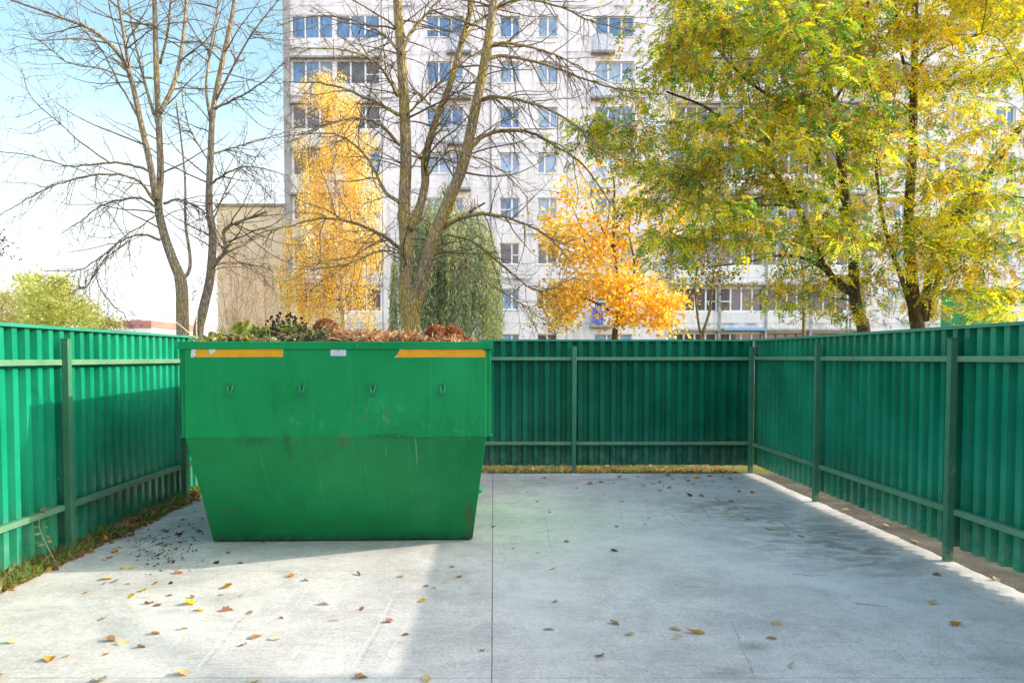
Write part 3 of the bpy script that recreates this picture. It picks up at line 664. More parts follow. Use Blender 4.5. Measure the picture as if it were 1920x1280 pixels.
# green shed beyond the right fence
YS = 30.0
k_ = thing('green_shed', 'bright green sheet metal shed behind the leaves at far right', 'shed', (at(1868, 600, YS).x, YS, 0))
M_SHED = simple('shed_green', (.05, .42, .16), (.08, .48, .21), .8, .6, .3)
A, B = at(1832, 545, YS), at(1886, 640, YS)
m = MB(); n = 13
for i in range(n):
    x0 = A.x + (B.x - A.x) * i / n; x1 = A.x + (B.x - A.x) * (i + 1) / n - .02; m.box(x0, x1, YS, YS + 2.4, -.05, A.z)
m.build('wall', M_SHED, k_)
m = MB(); m.box(A.x - .12, B.x + .12, YS - .15, YS + 2.6, A.z + .003, A.z + .1); m.build('roof', M_SHED, k_)
m = MB(); m.box(A.x + .5, A.x + 1.1, YS - .03, YS - .003, 0, 2.0); m.build('door', simple('shed_door_green', (.02, .27, .10), (.04, .33, .13), 1, .6, .3), k_)
# ================================================================== TREES
M_BARK_MOSS = bark_material('mossy_bark', (.24, .175, .10), (.56, .44, .28), (.60, .42, .09), .7)
M_BARK_GREY = bark_material('grey_bark', (.25, .205, .165), (.54, .45, .35), (.52, .37, .12), .55)
M_BARK_DARK = bark_material('dark_bark', (.08, .058, .04), (.21, .16, .11), (.2, .16, .05), .35)
M_BARK_BIRCH = bark_material('birch_bark', (.55, .50, .44), (.80, .77, .72), None, 0, .5)
M_TWIG = bark_material('twig_bark', (.24, .17, .11), (.56, .42, .28), (.2, .15, .06), .3, 2)
M_LEAF = leaf_material('autumn_leaf', .5, .05)
M_LEAFG = leaf_material('green_leaf', .5, .06)

def ash_bend(lo, hi):
    return lambda t: lo + (hi - lo) * t
class SplitTree(Tree):
    """keeps stems apart from the fine twigs so each is a mesh of its own"""
    def __init__(s): super().__init__(); s.fine = MB(); s.stem = s.mb
    def twigs_on(s, path, n, ln, level, bend, jit, kids, klen, **kw):
        s.mb = s.fine; s.spawn(path[0], path[1], n, ln, level, bend, jit, kids, klen, **kw); s.mb = s.stem
def finish_bare(t, name, label, cat, base, bark, group=None, trunk_name='trunk', twig_name='crown', tw=None):
    root = thing(name, label, cat, base, group)
    t.stem.build(trunk_name, bark, root, smooth=True); t.fine.build(twig_name, tw or M_TWIG, root, smooth=True); return root

# --- mossy bare tree right behind the skip
Y = 15.0; T = SplitTree(); b = at(770, 640, Y)
T.limb([Vector((b.x, Y, -.1)), Vector((b.x, Y, .6)), at(770, 640, Y), at(770, 600, Y), at(766, 565, Y), at(764, 535, Y)], .215, .165, 14, 6)
big = [
 T.plimb([(765, 570), (762, 535), (763, 480), (758, 400), (761, 300), (758, 200), (752, 100), (745, 0), (741, -130)], Y, .155, .075, .2, 12),
 T.plimb([(772, 585), (788, 535), (808, 462), (836, 390), (868, 310), (886, 230), (906, 130), (926, 0), (940, -140)], Y, .15, .07, -.3, 12),
 T.plimb([(766, 430), (783, 400), (797, 345), (797, 300), (814, 235), (845, 155), (868, 70), (886, 0), (900, -120)], Y, .095, .05, .9, 10)]
# knuckle where the two stems meet
arms = [([(750, 465), (715, 440), (660, 416), (600, 410), (540, 424), (490, 436)], .045, -1.6), ([(748, 380), (722, 358), (692, 302), (660, 268), (620, 250), (560, 252)], .042, 1.4),
 ([(750, 272), (705, 230), (655, 222), (600, 240), (545, 266)], .036, -1.2), ([(748, 216), (700, 190), (640, 165), (590, 155), (530, 154)], .036, 1.0), ([(746, 180), (716, 130), (690, 108), (640, 93), (550, 90)], .034, -1.4), ([(744, 92), (715, 62), (660, 38), (590, 30), (520, 48)], .032, 1.2),
 ([(750, 100), (775, 55), (805, 20), (835, -15)], .05, .5), ([(762, 215), (800, 180), (850, 130), (905, 92)], .025, -.6), ([(760, 480), (725, 470), (690, 478), (640, 498), (580, 505)], .02, -1.5),
 ([(824, 430), (868, 406), (920, 402), (970, 415), (1025, 442), (1072, 492)], .048, -1.2), ([(872, 290), (915, 252), (985, 246), (1045, 276), (1095, 312), (1160, 405)], .05, 1.5), ([(896, 190), (925, 182), (985, 190), (1050, 215), (1110, 262), (1160, 300)], .04, -1.5),
 ([(912, 112), (950, 105), (1010, 118), (1080, 142), (1150, 165), (1235, 178)], .042, 1.5), ([(914, 92), (945, 80), (1000, 90), (1060, 112), (1135, 152)], .035, -1.2), ([(800, 490), (845, 480), (900, 520), (960, 560), (985, 575)], .022, -1.6), ([(838, 440), (890, 455), (945, 500), (1010, 545), (1080, 520)], .024, 1.2),
 ([(800, 330), (840, 285), (880, 290), (940, 320), (990, 370)], .02, -1.2), ([(820, 215), (790, 180), (740, 130), (690, 95)], .02, .9), ([(866, 80), (900, 40), (950, 10), (1010, -10)], .03, 1.2), ([(922, 20), (970, 0), (1040, 10), (1110, 40), (1190, 60)], .03, -1.2), ([(762, 330), (800, 270), (840, 210), (870, 160)], .02, 1.0)]
for px, r0, dy in arms:
    p = T.plimb(px, Y, r0, .010, dy, 6, 6, .012)
    T.twigs_on(p, 26, 1.15, 1, ash_bend(-.22, .36), .2, 7, .6, t0=.10, ang=(30, 70), rmin=.0038)
for p in big: T.twigs_on(p, 30, 1.7, 2, ash_bend(-.18, .30), .16, 6, .8, t0=.2, ang=(40, 75), rmin=.004)
finish_bare(T, 'bare_tree', 'leafless tree with two thick mossy stems standing right behind the skip', 'tree', (b.x, Y, 0), M_BARK_MOSS)

# --- bare ash pair at left
Y = 15.6; T = SplitTree(); b = at(343, 640, Y)
T.limb([Vector((b.x, Y, -.1)), at(343, 640, Y), at(342, 590, Y), at(341, 545, Y), at(337, 515, Y)], .135, .115, 12, 6)
big = [T.plimb([(338, 520), (322, 482), (305, 430), (297, 385), (301, 320), (298, 240), (293, 130), (290, 0), (288, -130)], Y, .105, .04, .3, 10),
 T.plimb([(293, 375), (282, 310), (263, 225), (245, 146), (222, 100), (175, 58), (120, 35), (20, 0)], Y, .075, .018, -1.0, 9), T.plimb([(245, 150), (236, 90), (222, 0), (215, -100)], Y, .04, .02, -.6, 7),
 T.plimb([(300, 212), (325, 160), (340, 95), (350, 0), (352, -100)], Y, .05, .025, .8, 8), T.plimb([(289, 215), (270, 150), (250, 60), (235, -40)], Y, .035, .015, .8, 7), T.plimb([(300, 120), (315, 60), (320, 0), (330, -80)], Y, .03, .015, -.8, 6)]
arms = [([(294, 380), (262, 342), (222, 327), (165, 330), (110, 345), (60, 368), (0, 404)], .032, -1.5), ([(284, 322), (240, 308), (200, 305), (130, 311), (60, 293), (-10, 282)], .03, 1.4), ([(296, 392), (265, 372), (230, 374), (190, 386), (150, 415), (116, 438)], .03, .9),
 ([(301, 450), (270, 440), (230, 450), (190, 480), (150, 505), (80, 507)], .03, -1.0), ([(205, 305), (150, 265), (110, 230), (70, 195), (50, 165), (41, 128)], .018, .5), ([(262, 225), (220, 150), (190, 95), (150, 40), (140, -20)], .025, .9), ([(245, 147), (190, 130), (130, 118), (90, 90), (55, 62)], .018, -1.0),
 ([(306, 382), (335, 374), (365, 385), (388, 400)], .03, .2), ([(297, 400), (270, 420), (215, 460), (160, 540), (145, 520)], .018, -.8), ([(240, 450), (180, 510), (210, 570), (235, 590)], .012, .8)]
for px, r0, dy in arms:
    p = T.plimb(px, Y, r0, .008, dy, 6, 6, .012); T.twigs_on(p, 22, 1.1, 1, ash_bend(-.22, .36), .2, 6, .55, t0=.2, ang=(30, 70), rmin=.0038)
for p in big: T.twigs_on(p, 19, 1.5, 2, ash_bend(-.16, .28), .15, 4, .7, t0=.2, ang=(35, 70), rmin=.004)
p = T.plimb([(340, 525), (354, 508), (356, 478), (348, 420), (347, 340), (340, 265), (330, 190)], Y, .045, .012, .3, 7); T.twigs_on(p, 14, .8, 1, ash_bend(-.05, .12), .2, 4, .5, t0=.25, rmin=.0038)
finish_bare(T, 'bare_tree', 'leafless tree with one straight grey trunk rising over the left fence, first from the left', 'tree', (b.x, Y, 0), M_BARK_GREY)

Y = 16.0; T = SplitTree(); b = at(371, 640, Y)
big = [T.limb([Vector((b.x, Y, -.1)), at(371, 640, Y), at(380, 585, Y), at(394, 520, Y), at(399, 440, Y), at(392, 385, Y), at(395, 290, Y), at(400, 205, Y), at(416, 120, Y), at(437, 20, Y), at(452, -100, Y)], .118, .035, 11, 6),
 T.plimb([(398, 245), (387, 165), (396, 85), (410, 0), (418, -90)], Y, .035, .015, .6, 7), T.plimb([(404, 190), (440, 120), (475, 60), (530, -10)], Y, .03, .012, -.8, 6)]
p = T.plimb([(391, 512), (408, 488), (423, 468), (420, 432), (448, 416), (500, 397)], Y, .058, .022, -.4, 8); big.append(p)
arms = [([(394, 345), (430, 322), (472, 312), (540, 330)], .026, -.9), ([(394, 290), (440, 276), (490, 262), (545, 245)], .025, 1), ([(400, 205), (452, 180), (500, 148), (540, 108)], .028, -.8), ([(397, 420), (430, 345), (455, 318), (510, 370)], .02, .7), ([(393, 500), (430, 492), (480, 498), (512, 508)], .012, -.6), ([(420, 120), (370, 70), (345, 20), (335, -30)], .022, .8), ([(396, 310), (360, 250), (345, 200), (340, 150)], .02, -.8)]
for px, r0, dy in arms:
    q = T.plimb(px, Y, r0, .008, dy, 6, 6, .012); T.twigs_on(q, 22, 1.1, 1, ash_bend(-.22, .36), .2, 6, .55, t0=.15, ang=(30, 70), rmin=.0038)
for q in big: T.twigs_on(q, 20, 1.5, 2, ash_bend(-.16, .28), .15, 4, .7, t0=.3, ang=(35, 70), rmin=.004)
rt = finish_bare(T, 'bare_tree', 'leafless tree with a leaning trunk and a broken branch stub pointing right', 'tree', (b.x, Y, 0), M_BARK_GREY)
# a few dead hanging seed bunches
for px, py in ((373, 440), (380, 452), (368, 430), (376, 525), (365, 545), (362, 555)):
    c = at(px, py, Y - .1); L = Leaves()
    for i in range(26):
        q = np.array(c) + RNG.normal(size=3) * (.035, .05, .08); L.add(q, np.array((0, 0, -1)) + RNG.normal(size=3) * .4, rvec(), .05, .016, np.array((.12, .055, .035)) * RNG.uniform(.6, 1.4))
    L.build('foliage', M_LEAF, rt)

# --- foliage tools
def in_poly(x, y, poly):
    r = False; j = len(poly) - 1
    for i in range(len(poly)):
        xi, yi = poly[i]; xj, yj = poly[j]
        if (yi > y) != (yj > y) and x < (xj - xi) * (y - yi) / (yj - yi) + xi: r = not r
        j = i
    return r
def pick_poly(poly, n, margin=0):
    xs = [p[0] for p in poly]; ys = [p[1] for p in poly]; out = []
    while len(out) < n:
        x, y = random.uniform(min(xs), max(xs)), random.uniform(min(ys), max(ys))
        if in_poly(x, y, poly): out.append((x, y))
    return out
def nearest(paths, p):
    best = None
    for pts, rad in paths:
        for i in range(1, len(pts)):
            d = (pts[i] - p).length + max(0, pts[i].z - p.z) * .8
            if best is None or d < best[0]: best = (d, pts[i], rad[i])
    return best

def locust(name, label, Yc, trunk_setup, poly, nclump, dep, seed, palette):
    global RNG
    random.seed(seed); RNG = np.random.default_rng(seed)
    T = SplitTree(); base = trunk_setup(T); L = Leaves()
    main = list(T.paths)
    for px, py in pick_poly(poly, nclump):
        c = at(px, py, Yc + random.uniform(-dep, dep))
        if c.z < 2.1 or (300 < py and px < 1720 and random.random() < .30) or (470 < py and px < 1720 and random.random() < .25): continue
        d, a, ra = nearest(main, c)
        if d > .6:
            mid = a.lerp(c, .5) + Vector(rvec()) * .12 * d + Vector((0, 0, .10 * d))
            p = smooth_path([a, mid, c], 5); r = max(.008, min(ra * .5, .009 * d + .006)); T.fine.tube(p, [r + (.005 - r) * i / (len(p) - 1) for i in range(len(p))], 5, False)
            main.append((p, [r * .8] * len(p)))
        # drooping sprays of pinnate leaves round the clump
        tone = noise.noise(c * .55) ; tone2 = noise.noise(c * .9 + Vector((9, 3, 1)))
        hang = random.uniform(.5, .95)
        shade = .78 + .85 * random.random() + .35 * tone
        for s_ in range(random.randint(40, 62)):
            off = np.array(rvec()) * (abs(RNG.normal()) * .27 + .05) * np.array((1.75, 1.5, .50)); p0 = np.array(c) + off
            d0 = off / (np.linalg.norm(off) + 1e-6) * .8 + np.array((0, 0, -hang * .55)) + RNG.normal(size=3) * .35; d0 /= np.linalg.norm(d0)
            u = RNG.random()
            if u < palette[0] + .22 * tone: base_c = np.array((.13, .25, .045)) * RNG.uniform(.7, 1.5) ; k = 'g'
            elif u < palette[1] + .2 * tone2: base_c = np.array((.44, .43, .05)) * RNG.uniform(.75, 1.45); k = 'yg'
            elif u < palette[2]: base_c = np.array((.92, .62, .07)) * RNG.uniform(.7, 1.3); k = 'y'
            else: base_c = np.array((.40, .21, .10)) * RNG.uniform(.55, 1.3); k = 'pod'
            base_c = base_c * shade
            if k == 'pod':   # bunch of hanging brown pods
                for i in range(RNG.integers(3, 7)):
                    L.add(p0 + RNG.normal(size=3) * .06, np.array((0, 0, -1.)) + RNG.normal(size=3) * .3, rvec(), RNG.uniform(.07, .11), .022, base_c * RNG.uniform(.8, 1.3))
            else:
                ln = RNG.uniform(.17, .27); n = 7; side = np.cross(d0, np.array((0, 0, 1.)) + RNG.normal(size=3) * .25); side /= np.linalg.norm(side) + 1e-9; nr = np.cross(side, d0)
                for i in range(n):
                    t = (i + .6) / n; pp = p0 + d0 * ln * t + np.array((0, 0, -.25 * ln * t * t))
                    for sg in (-1, 1):
                        if RNG.random() < .12: continue
                        L.add(pp, side * sg + d0 * .35 + RNG.normal(size=3) * .15, nr + RNG.normal(size=3) * .3, RNG.uniform(.052, .085), .038, base_c * RNG.uniform(.8, 1.25))
    root = thing(name, label, 'tree', base)
    T.stem.build('trunk', M_BARK_DARK, root, smooth=True); T.fine.build('fine_branches', M_BARK_DARK, root, smooth=True)  # thin bare branches; the leaves are in the crown mesh
    L.build('crown', M_LEAFG, root); return root

def tr1(T):
    Y = 16.0; b = at(1622, 640, Y)
    T.limb([Vector((b.x + .12, Y, -.1)), at(1622, 640, Y), at(1609, 585, Y), at(1602, 545, Y), at(1598, 440, Y), at(1585, 370, Y), at(1575, 290, Y), at(1562, 210, Y), at(1542, 100, Y), at(1532, 0, Y), at(1527, -130, Y)], .145, .04, 11, 6)
    T.plimb([(1602, 552), (1568, 528), (1535, 480), (1505, 405), (1450, 320), (1390, 258), (1330, 205), (1250, 172)], Y, .085, .018, -1.2, 8)
    T.plimb([(1600, 548), (1560, 515), (1510, 485), (1450, 480), (1400, 492), (1330, 500)], Y, .05, .012, -2.0, 7)
    T.plimb([(1585, 380), (1545, 320), (1520, 260), (1490, 180), (1440, 90), (1420, 0)], Y, .05, .015, 1.6, 7)
    T.plimb([(1590, 400), (1500, 360), (1420, 372), (1340, 400), (1260, 440)], Y, .04, .012, 1.8, 7)
    T.plimb([(1570, 260), (1480, 200), (1400, 150), (1320, 60), (1280, -10)], Y, .045, .012, -1.5, 7)
    T.plimb([(1560, 200), (1600, 120), (1620, 40), (1640, -60)], Y, .04, .015, -1.0, 7)
    return (b.x, Y, 0)
poly1 = [(1250, -120), (1240, 80), (1180, 170), (1100, 230), (1085, 275), (1150, 300), (1200, 385), (1240, 395), (1215, 470), (1190, 500), (1290, 545), (1370, 520), (1440, 590), (1500, 560), (1600, 600), (1640, 560), (1650, 300), (1650, -120)]
locust('locust_tree', 'green and yellow leafy tree with a leaning trunk, reaching left over the back corner', 16.0, tr1, poly1, 350, 2.5, 21, (.27, .48, .76))
def tr2(T):
    Y = 16.6; b = at(1722, 640, Y)
    T.limb([Vector((b.x, Y, -.1)), at(1722, 640, Y), at(1716, 590, Y), at(1708, 500, Y), at(1704, 400, Y), at(1711, 290, Y), at(1713, 180, Y), at(1716, 60, Y), at(1715, -130, Y)], .17, .05, 11, 6)
    T.plimb([(1728, 600), (1738, 540), (1752, 480), (1790, 405), (1838, 352), (1880, 290), (1930, 220)], Y, .10, .03, -.8, 9)
    T.plimb([(1735, 600), (1760, 520), (1785, 450), (1815, 385), (1860, 366), (1930, 372)], Y, .075, .02, 1.2, 8)
    T.plimb([(1712, 590), (1690, 520), (1672, 470), (1650, 380), (1640, 250), (1650, 200)], Y, .06, .02, -1.2, 8)
    T.plimb([(1713, 150), (1735, 110), (1780, 85), (1850, 60), (1920, 40)], Y, .045, .012, 1.2, 7)
    T.plimb([(1800, 390), (1860, 300), (1900, 250), (1960, 200)], Y, .04, .012, 1.8, 7)
    T.plimb([(1714, 180), (1690, 100), (1680, 20), (1660, -60)], Y, .04, .015, -1.3, 7)
    return (b.x, Y, 0)
poly2 = [(1560, -130), (1600, 100), (1610, 300), (1640, 430), (1630, 530), (1680, 590), (1740, 580), (1850, 598), (1960, 590), (2080, 450), (2100, 100), (2060, -130)]
locust('locust_tree', 'green and yellow leafy tree with a straight forked trunk above the right fence', 16.6, tr2, poly2, 245, 2.6, 22, (.20, .46, .82))

# --- yellow birch left of the mossy tree
random.seed(31); RNG = np.random.default_rng(31)
Y = 33.0; T = SplitTree(); b = at(642, 640, Y)
mainp = T.limb([Vector((b.x, Y, -.1)), at(645, 620, Y), at(640, 540, Y), at(628, 440, Y), at(630, 330, Y), at(622, 220, Y), at(612, 125, Y)], .17, .02, 9, 6)
T.plimb([(640, 560), (610, 480), (590, 380), (580, 280), (572, 190)], Y, .09, .015, .6, 7); T.plimb([(640, 540), (665, 440), (680, 330), (668, 240)], Y, .08, .015, -.6, 7); T.plimb([(629, 330), (625, 270), (640, 200)], Y, .05, .012, -.3, 6)
L = Leaves()
env = [(605, 118), (580, 150), (556, 250), (548, 330), (540, 400), (528, 470), (518, 500), (540, 570), (590, 600), (690, 598), (705, 520), (722, 440), (722, 380), (700, 300), (715, 250), (690, 200), (650, 170), (625, 125)]
for px, py in pick_poly(env, 1250):
    if noise.noise(Vector((px * .028, py * .016, 7))) < -.10 or random.random() < .12 * abs(px - 628) / 60: continue
    px += random.gauss(0, 10); py += random.gauss(0, 8) - 6
    yy = Y + random.gauss(0, .9); c = at(px, py, yy); drop = random.uniform(.5, 1.7); sway = Vector((random.uniform(-.15, .15), random.uniform(-.1, .1), 0))
    if random.random() < .45:
        d, a, ra = nearest(T.paths, c)
        if d < 2.6: T.fine.tube(smooth_path([a, a.lerp(c, .55) + Vector((0, 0, .25)), c], 3), [.014, .012, .011, .010, .009, .008, .006], 3, False)
    p1 = c + sway + Vector((0, 0, -drop)); T.fine.tube([c, c.lerp(p1, .5) + sway * .3, p1], [.006, .005, .004], 3, False)
    hue = random.random()
    for i in range(int(38 * drop) + 6):
        t = random.random(); q = np.array(c.lerp(p1, t)) + RNG.normal(size=3) * (.11, .11, .07)
        col = np.array((.93, .64, .15)) if hue < .55 else (np.array((.90, .53, .10)) if hue < .76 else np.array((.95, .78, .38)))
        L.add(q, np.array((0, 0, -1.)) + RNG.normal(size=3) * .6, rvec(), RNG.uniform(.06, .105), .068, col * RNG.uniform(.75, 1.25))
rb = thing('birch_tree', 'bright yellow weeping birch in front of the left corner of the tall building', 'tree', (b.x, Y, 0))
T.stem.build('trunk', M_BARK_BIRCH, rb, smooth=True); T.fine.build('fine_branches', M_TWIG, rb); L.build('crown', M_LEAF, rb)

# --- weeping willow behind the mossy tree
random.seed(41); RNG = np.random.default_rng(41)
Y = 30.0; T = SplitTree(); b = at(845, 640, Y)
T.limb([Vector((b.x, Y, -.1)), at(845, 600, Y), at(840, 520, Y), at(838, 440, Y), at(845, 390, Y)], .26, .1, 9, 5)
for px in ([(838, 470), (800, 420), (770, 400)], [(840, 450), (880, 400), (910, 380)], [(842, 430), (850, 380), (830, 360)]): T.plimb(px, Y, .09, .03, random.uniform(-1, 1), 7)
L = Leaves()
top = [(735, 470), (745, 420), (770, 400), (790, 375), (830, 352), (860, 372), (900, 385), (920, 415), (935, 470), (938, 520)]
def top_y(x):
    for (x0, y0), (x1, y1) in zip(top, top[1:]):
        if x0 <= x <= x1: return y0 + (y1 - y0) * (x - x0) / (x1 - x0)
    return 520
for i in range(760):
    px = random.uniform(735, 938); ty = top_y(px); py = ty + abs(random.gauss(0, 1)) * 55 + random.uniform(0, 20)
    if random.random() < .35: py = random.uniform(ty, 590)
    if 742 < px < 762 and random.random() < .6: continue
    c = at(px, py, Y + random.gauss(0, 1.0)); drop = random.uniform(1.2, 4.2); bot = max(.9, c.z - drop)
    sway = Vector((random.uniform(-.2, .2), random.uniform(-.15, .15), 0)); p1 = Vector((c.x, c.y, bot)) + sway
    if random.random() < .3:
        d, a, ra = nearest(T.paths, c); T.fine.tube(smooth_path([a, a.lerp(c, .6) + Vector((0, 0, .4)), c], 3), [.02, .018, .016, .014, .012, .010, .008], 3, False)
    T.fine.tube([c, c.lerp(p1, .4) + sway * .2, p1], [.006, .005, .004], 3, False)
    hue = noise.noise(Vector((px * .03, c.y * 1.3, 0)))
    for j in range(int(34 * (c.z - bot)) + 5):
        t = random.random(); q = np.array(c.lerp(p1, t)) + RNG.normal(size=3) * (.055, .055, .05)
        col = np.array((.29, .38, .20)) if hue < .12 else np.array((.44, .47, .17))
        if RNG.random() < .16: col = np.array((.5, .55, .40))
        L.add(q, np.array((0, 0, -1.)) + RNG.normal(size=3) * .30, rvec(), RNG.uniform(.11, .17), .034, col * RNG.uniform(.55, 1.35))
rw_ = thing('willow_tree', 'grey green weeping willow hanging behind the mossy bare tree', 'tree', (b.x, Y, 0))
T.stem.build('trunk', M_BARK_DARK, rw_, smooth=True); T.fine.build('fine_branches', M_TWIG, rw_); L.build('crown', M_LEAFG, rw_)

# --- orange maple
def leafy(name, label, Y, stems, polys, nclump, dep, lsize, cols, sd, per=(26, 40), spread=.34, bark=None, group=None, leafmat=None, droop=.35):
    global RNG
    random.seed(sd); RNG = np.random.default_rng(sd)
    T = SplitTree(); L = Leaves(); bpt = at(*stems[0][0][0], Y)
    for i, (px, r0, r1, dy) in enumerate(stems):
        if i == 0: T.limb([Vector((bpt.x, Y, -.1))] + [at(a, c_, Y) for a, c_ in px], r0, r1, 9, 5)
        else: T.plimb(px, Y, r0, r1, dy, 7)
    main = list(T.paths)
    for poly, share, dens in polys:
        for px, py in pick_poly(poly, int(nclump * share)):
            c = at(px, py, Y + random.uniform(-dep, dep)); d, a, ra = nearest(main, c)
            mid = a.lerp(c, .5) + Vector(rvec()) * .1 * d + Vector((0, 0, .08 * d)); p = smooth_path([a, mid, c], 4)
            r = max(.008, min(ra * .5, .006 * d + .008)); T.fine.tube(p, [r + (.006 - r) * i / (len(p) - 1) for i in range(len(p))], 4, False)
            if d > .5: main.append((p, [r] * len(p)))
            tone = noise.noise(c * .5 + Vector((sd, 0, 0)))
            for s_ in range(int(random.randint(*per) * dens)):
                off = rvec() * abs(RNG.normal()) * spread * np.array((1.25, 1.2, .75)); u = RNG.random() + .35 * tone
                col = cols[min(len(cols) - 1, max(0, int(u * len(cols))))]
                L.add(np.array(c) + off, off / (np.linalg.norm(off) + 1e-6) * .6 + np.array((0, 0, -droop)) + RNG.normal(size=3) * .5, np.array((0, 0, .6)) + RNG.normal(size=3) * .7, RNG.uniform(.7, 1.25) * lsize, lsize * .85, np.array(col) * RNG.uniform(.7, 1.25))
    root = thing(name, label, 'tree', (bpt.x, Y, 0), group)
    T.stem.build('trunk', bark or M_BARK_DARK, root, smooth=True); T.fine.build('fine_branches', bark or M_TWIG, root); L.build('crown', leafmat or M_LEAF, root); return root
leafy('maple_tree', 'orange and yellow maple in front of the building, right of the willow', 27.0,
      [([(1152, 640), (1156, 600), (1160, 540), (1152, 480), (1150, 420), (1152, 350), (1145, 310)], .13, .02, 0), ([(1158, 610), (1178, 560), (1190, 500), (1180, 440), (1182, 380)], .07, .015, -.5), ([(1155, 560), (1110, 500), (1090, 430), (1070, 380)], .06, .012, .7), ([(1158, 560), (1210, 530), (1260, 520)], .05, .012, -.5), ([(1152, 470), (1115, 400), (1105, 340)], .045, .01, .5), ([(1156, 590), (1100, 560), (1050, 555)], .05, .012, -.7)],
      [([(1050, 340), (1110, 285), (1210, 310), (1290, 380), (1290, 450), (1100, 450), (1050, 430)], .36, .55), ([(1020, 400), (1100, 430), (1230, 450), (1200, 500), (1130, 520), (1055, 500), (1030, 470)], .28, 1.0), ([(1020, 560), (1040, 535), (1100, 520), (1200, 520), (1285, 560), (1280, 575), (1240, 575), (1190, 560), (1120, 545), (1060, 580)], .34, 1.15), ([(1040, 580), (1080, 560), (1075, 600), (1050, 605)], .08, 1.1), ([(1140, 560), (1200, 560), (1195, 600), (1150, 610)], .10, 1.1), ([(1225, 575), (1245, 575), (1255, 618), (1240, 612)], .07, 1.0)],
      360, 1.3, .14, [(.92, .42, .04), (.94, .58, .065), (.95, .67, .10), (.96, .76, .28)], 51, per=(18, 32), spread=.38)
leafy('sapling', 'thin sapling with sparse yellow green leaves left of the orange maple', 24.0, [([(1042, 640), (1036, 615), (1025, 590), (1012, 565)], .025, .008, 0), ([(1034, 605), (1060, 585), (1075, 578)], .012, .006, .2), ([(1030, 600), (1000, 590), (985, 585)], .01, .005, -.2)],
      [([(985, 575), (1015, 560), (1060, 575), (1055, 625), (1000, 628)], 1, .5)], 34, .5, .07, [(.62, .42, .05), (.45, .40, .06), (.30, .30, .06)], 52, per=(14, 24), spread=.22)
leafy('young_tree', 'small forked tree with bare lower trunks just left of the right corner', 20.0, [([(1316, 640), (1312, 620), (1306, 575), (1303, 540), (1308, 500)], .05, .02, 0), ([(1316, 630), (1330, 585), (1336, 530), (1345, 470)], .05, .015, .2), ([(1335, 550), (1320, 545), (1312, 555)], .012, .006, 0)],
      [([(1250, 470), (1310, 440), (1390, 460), (1385, 520), (1330, 545), (1265, 520)], 1, .8)], 60, 1.0, .075, [(.07, .14, .03), (.16, .19, .03), (.42, .30, .03), (.16, .08, .035)], 53, per=(22, 34), spread=.25, bark=M_BARK_GREY, leafmat=M_LEAFG)
leafy('young_tree', 'slim straight tree with one pale trunk behind the right fence corner', 21.0, [([(1507, 640), (1507, 600), (1506, 560), (1507, 520), (1500, 470)], .055, .03, 0), ([(1508, 590), (1522, 580), (1545, 595), (1575, 605)], .018, .006, -.6), ([(1506, 590), (1495, 575), (1480, 565), (1462, 578)], .014, .005, .4), ([(1522, 582), (1535, 610), (1552, 622)], .01, .004, -.2)],
      [([(1430, 480), (1500, 450), (1570, 480), (1545, 545), (1470, 560)], 1, .8)], 52, 1.0, .075, [(.07, .14, .03), (.18, .20, .03), (.48, .33, .03), (.17, .085, .035)], 54, per=(22, 34), spread=.25, bark=M_BARK_GREY, leafmat=M_LEAFG)
# --- pale leafy trees beyond the left fence
leafy('bushy_tree', 'yellow green bushy tree behind the left fence below the bare branches', 34.0, [([(90, 640), (92, 600), (98, 560), (100, 530)], .14, .04, 0), ([(92, 600), (60, 570), (55, 545)], .06, .02, .5), ([(92, 600), (140, 580), (165, 570)], .06, .02, -.5)],
      [([(45, 520), (70, 512), (80, 540), (100, 520), (120, 515), (130, 550), (180, 570), (185, 612), (40, 612), (30, 560)], 1, 1.0)], 230, 1.8, .13, [(.50, .60, .13), (.70, .72, .18), (.82, .76, .26), (.86, .80, .38)], 61, per=(30, 44), spread=.34)
leafy('bushy_tree', 'pale peach and yellow bushy tree at the far left edge behind the fence', 36.0, [([(0, 640), (0, 600), (5, 570)], .12, .04, 0)], [([(-70, 560), (-20, 545), (25, 552), (45, 590), (40, 615), (-70, 615)], 1, 1.0)], 130, 1.6, .11, [(.82, .62, .38), (.84, .74, .36), (.68, .66, .22)], 62, per=(30, 44), spread=.36)
leafy('low_bush', 'low yellow bush at the right end of the row behind the left fence', 38.0, [([(200, 640), (202, 612)], .06, .02, 0)], [([(165, 600), (215, 596), (226, 615), (165, 618)], 1, 1.0)], 50, 1.0, .11, [(.55, .47, .14), (.40, .38, .09)], 63, per=(24, 34), spread=.3)
leafy('red_tree', 'dull reddish crown poking in at the far left edge of the view', 22.0, [([(-60, 640), (-58, 560), (-50, 480), (-20, 455)], .12, .03, 0), ([(-55, 500), (-20, 480), (5, 478)], .03, .01, -.3)], [([(-80, 430), (-10, 428), (15, 452), (10, 478), (-60, 500)], 1, .9)], 46, 1.0, .07, [(.20, .11, .09), (.28, .17, .13), (.12, .08, .075)], 64, per=(22, 32), spread=.2)
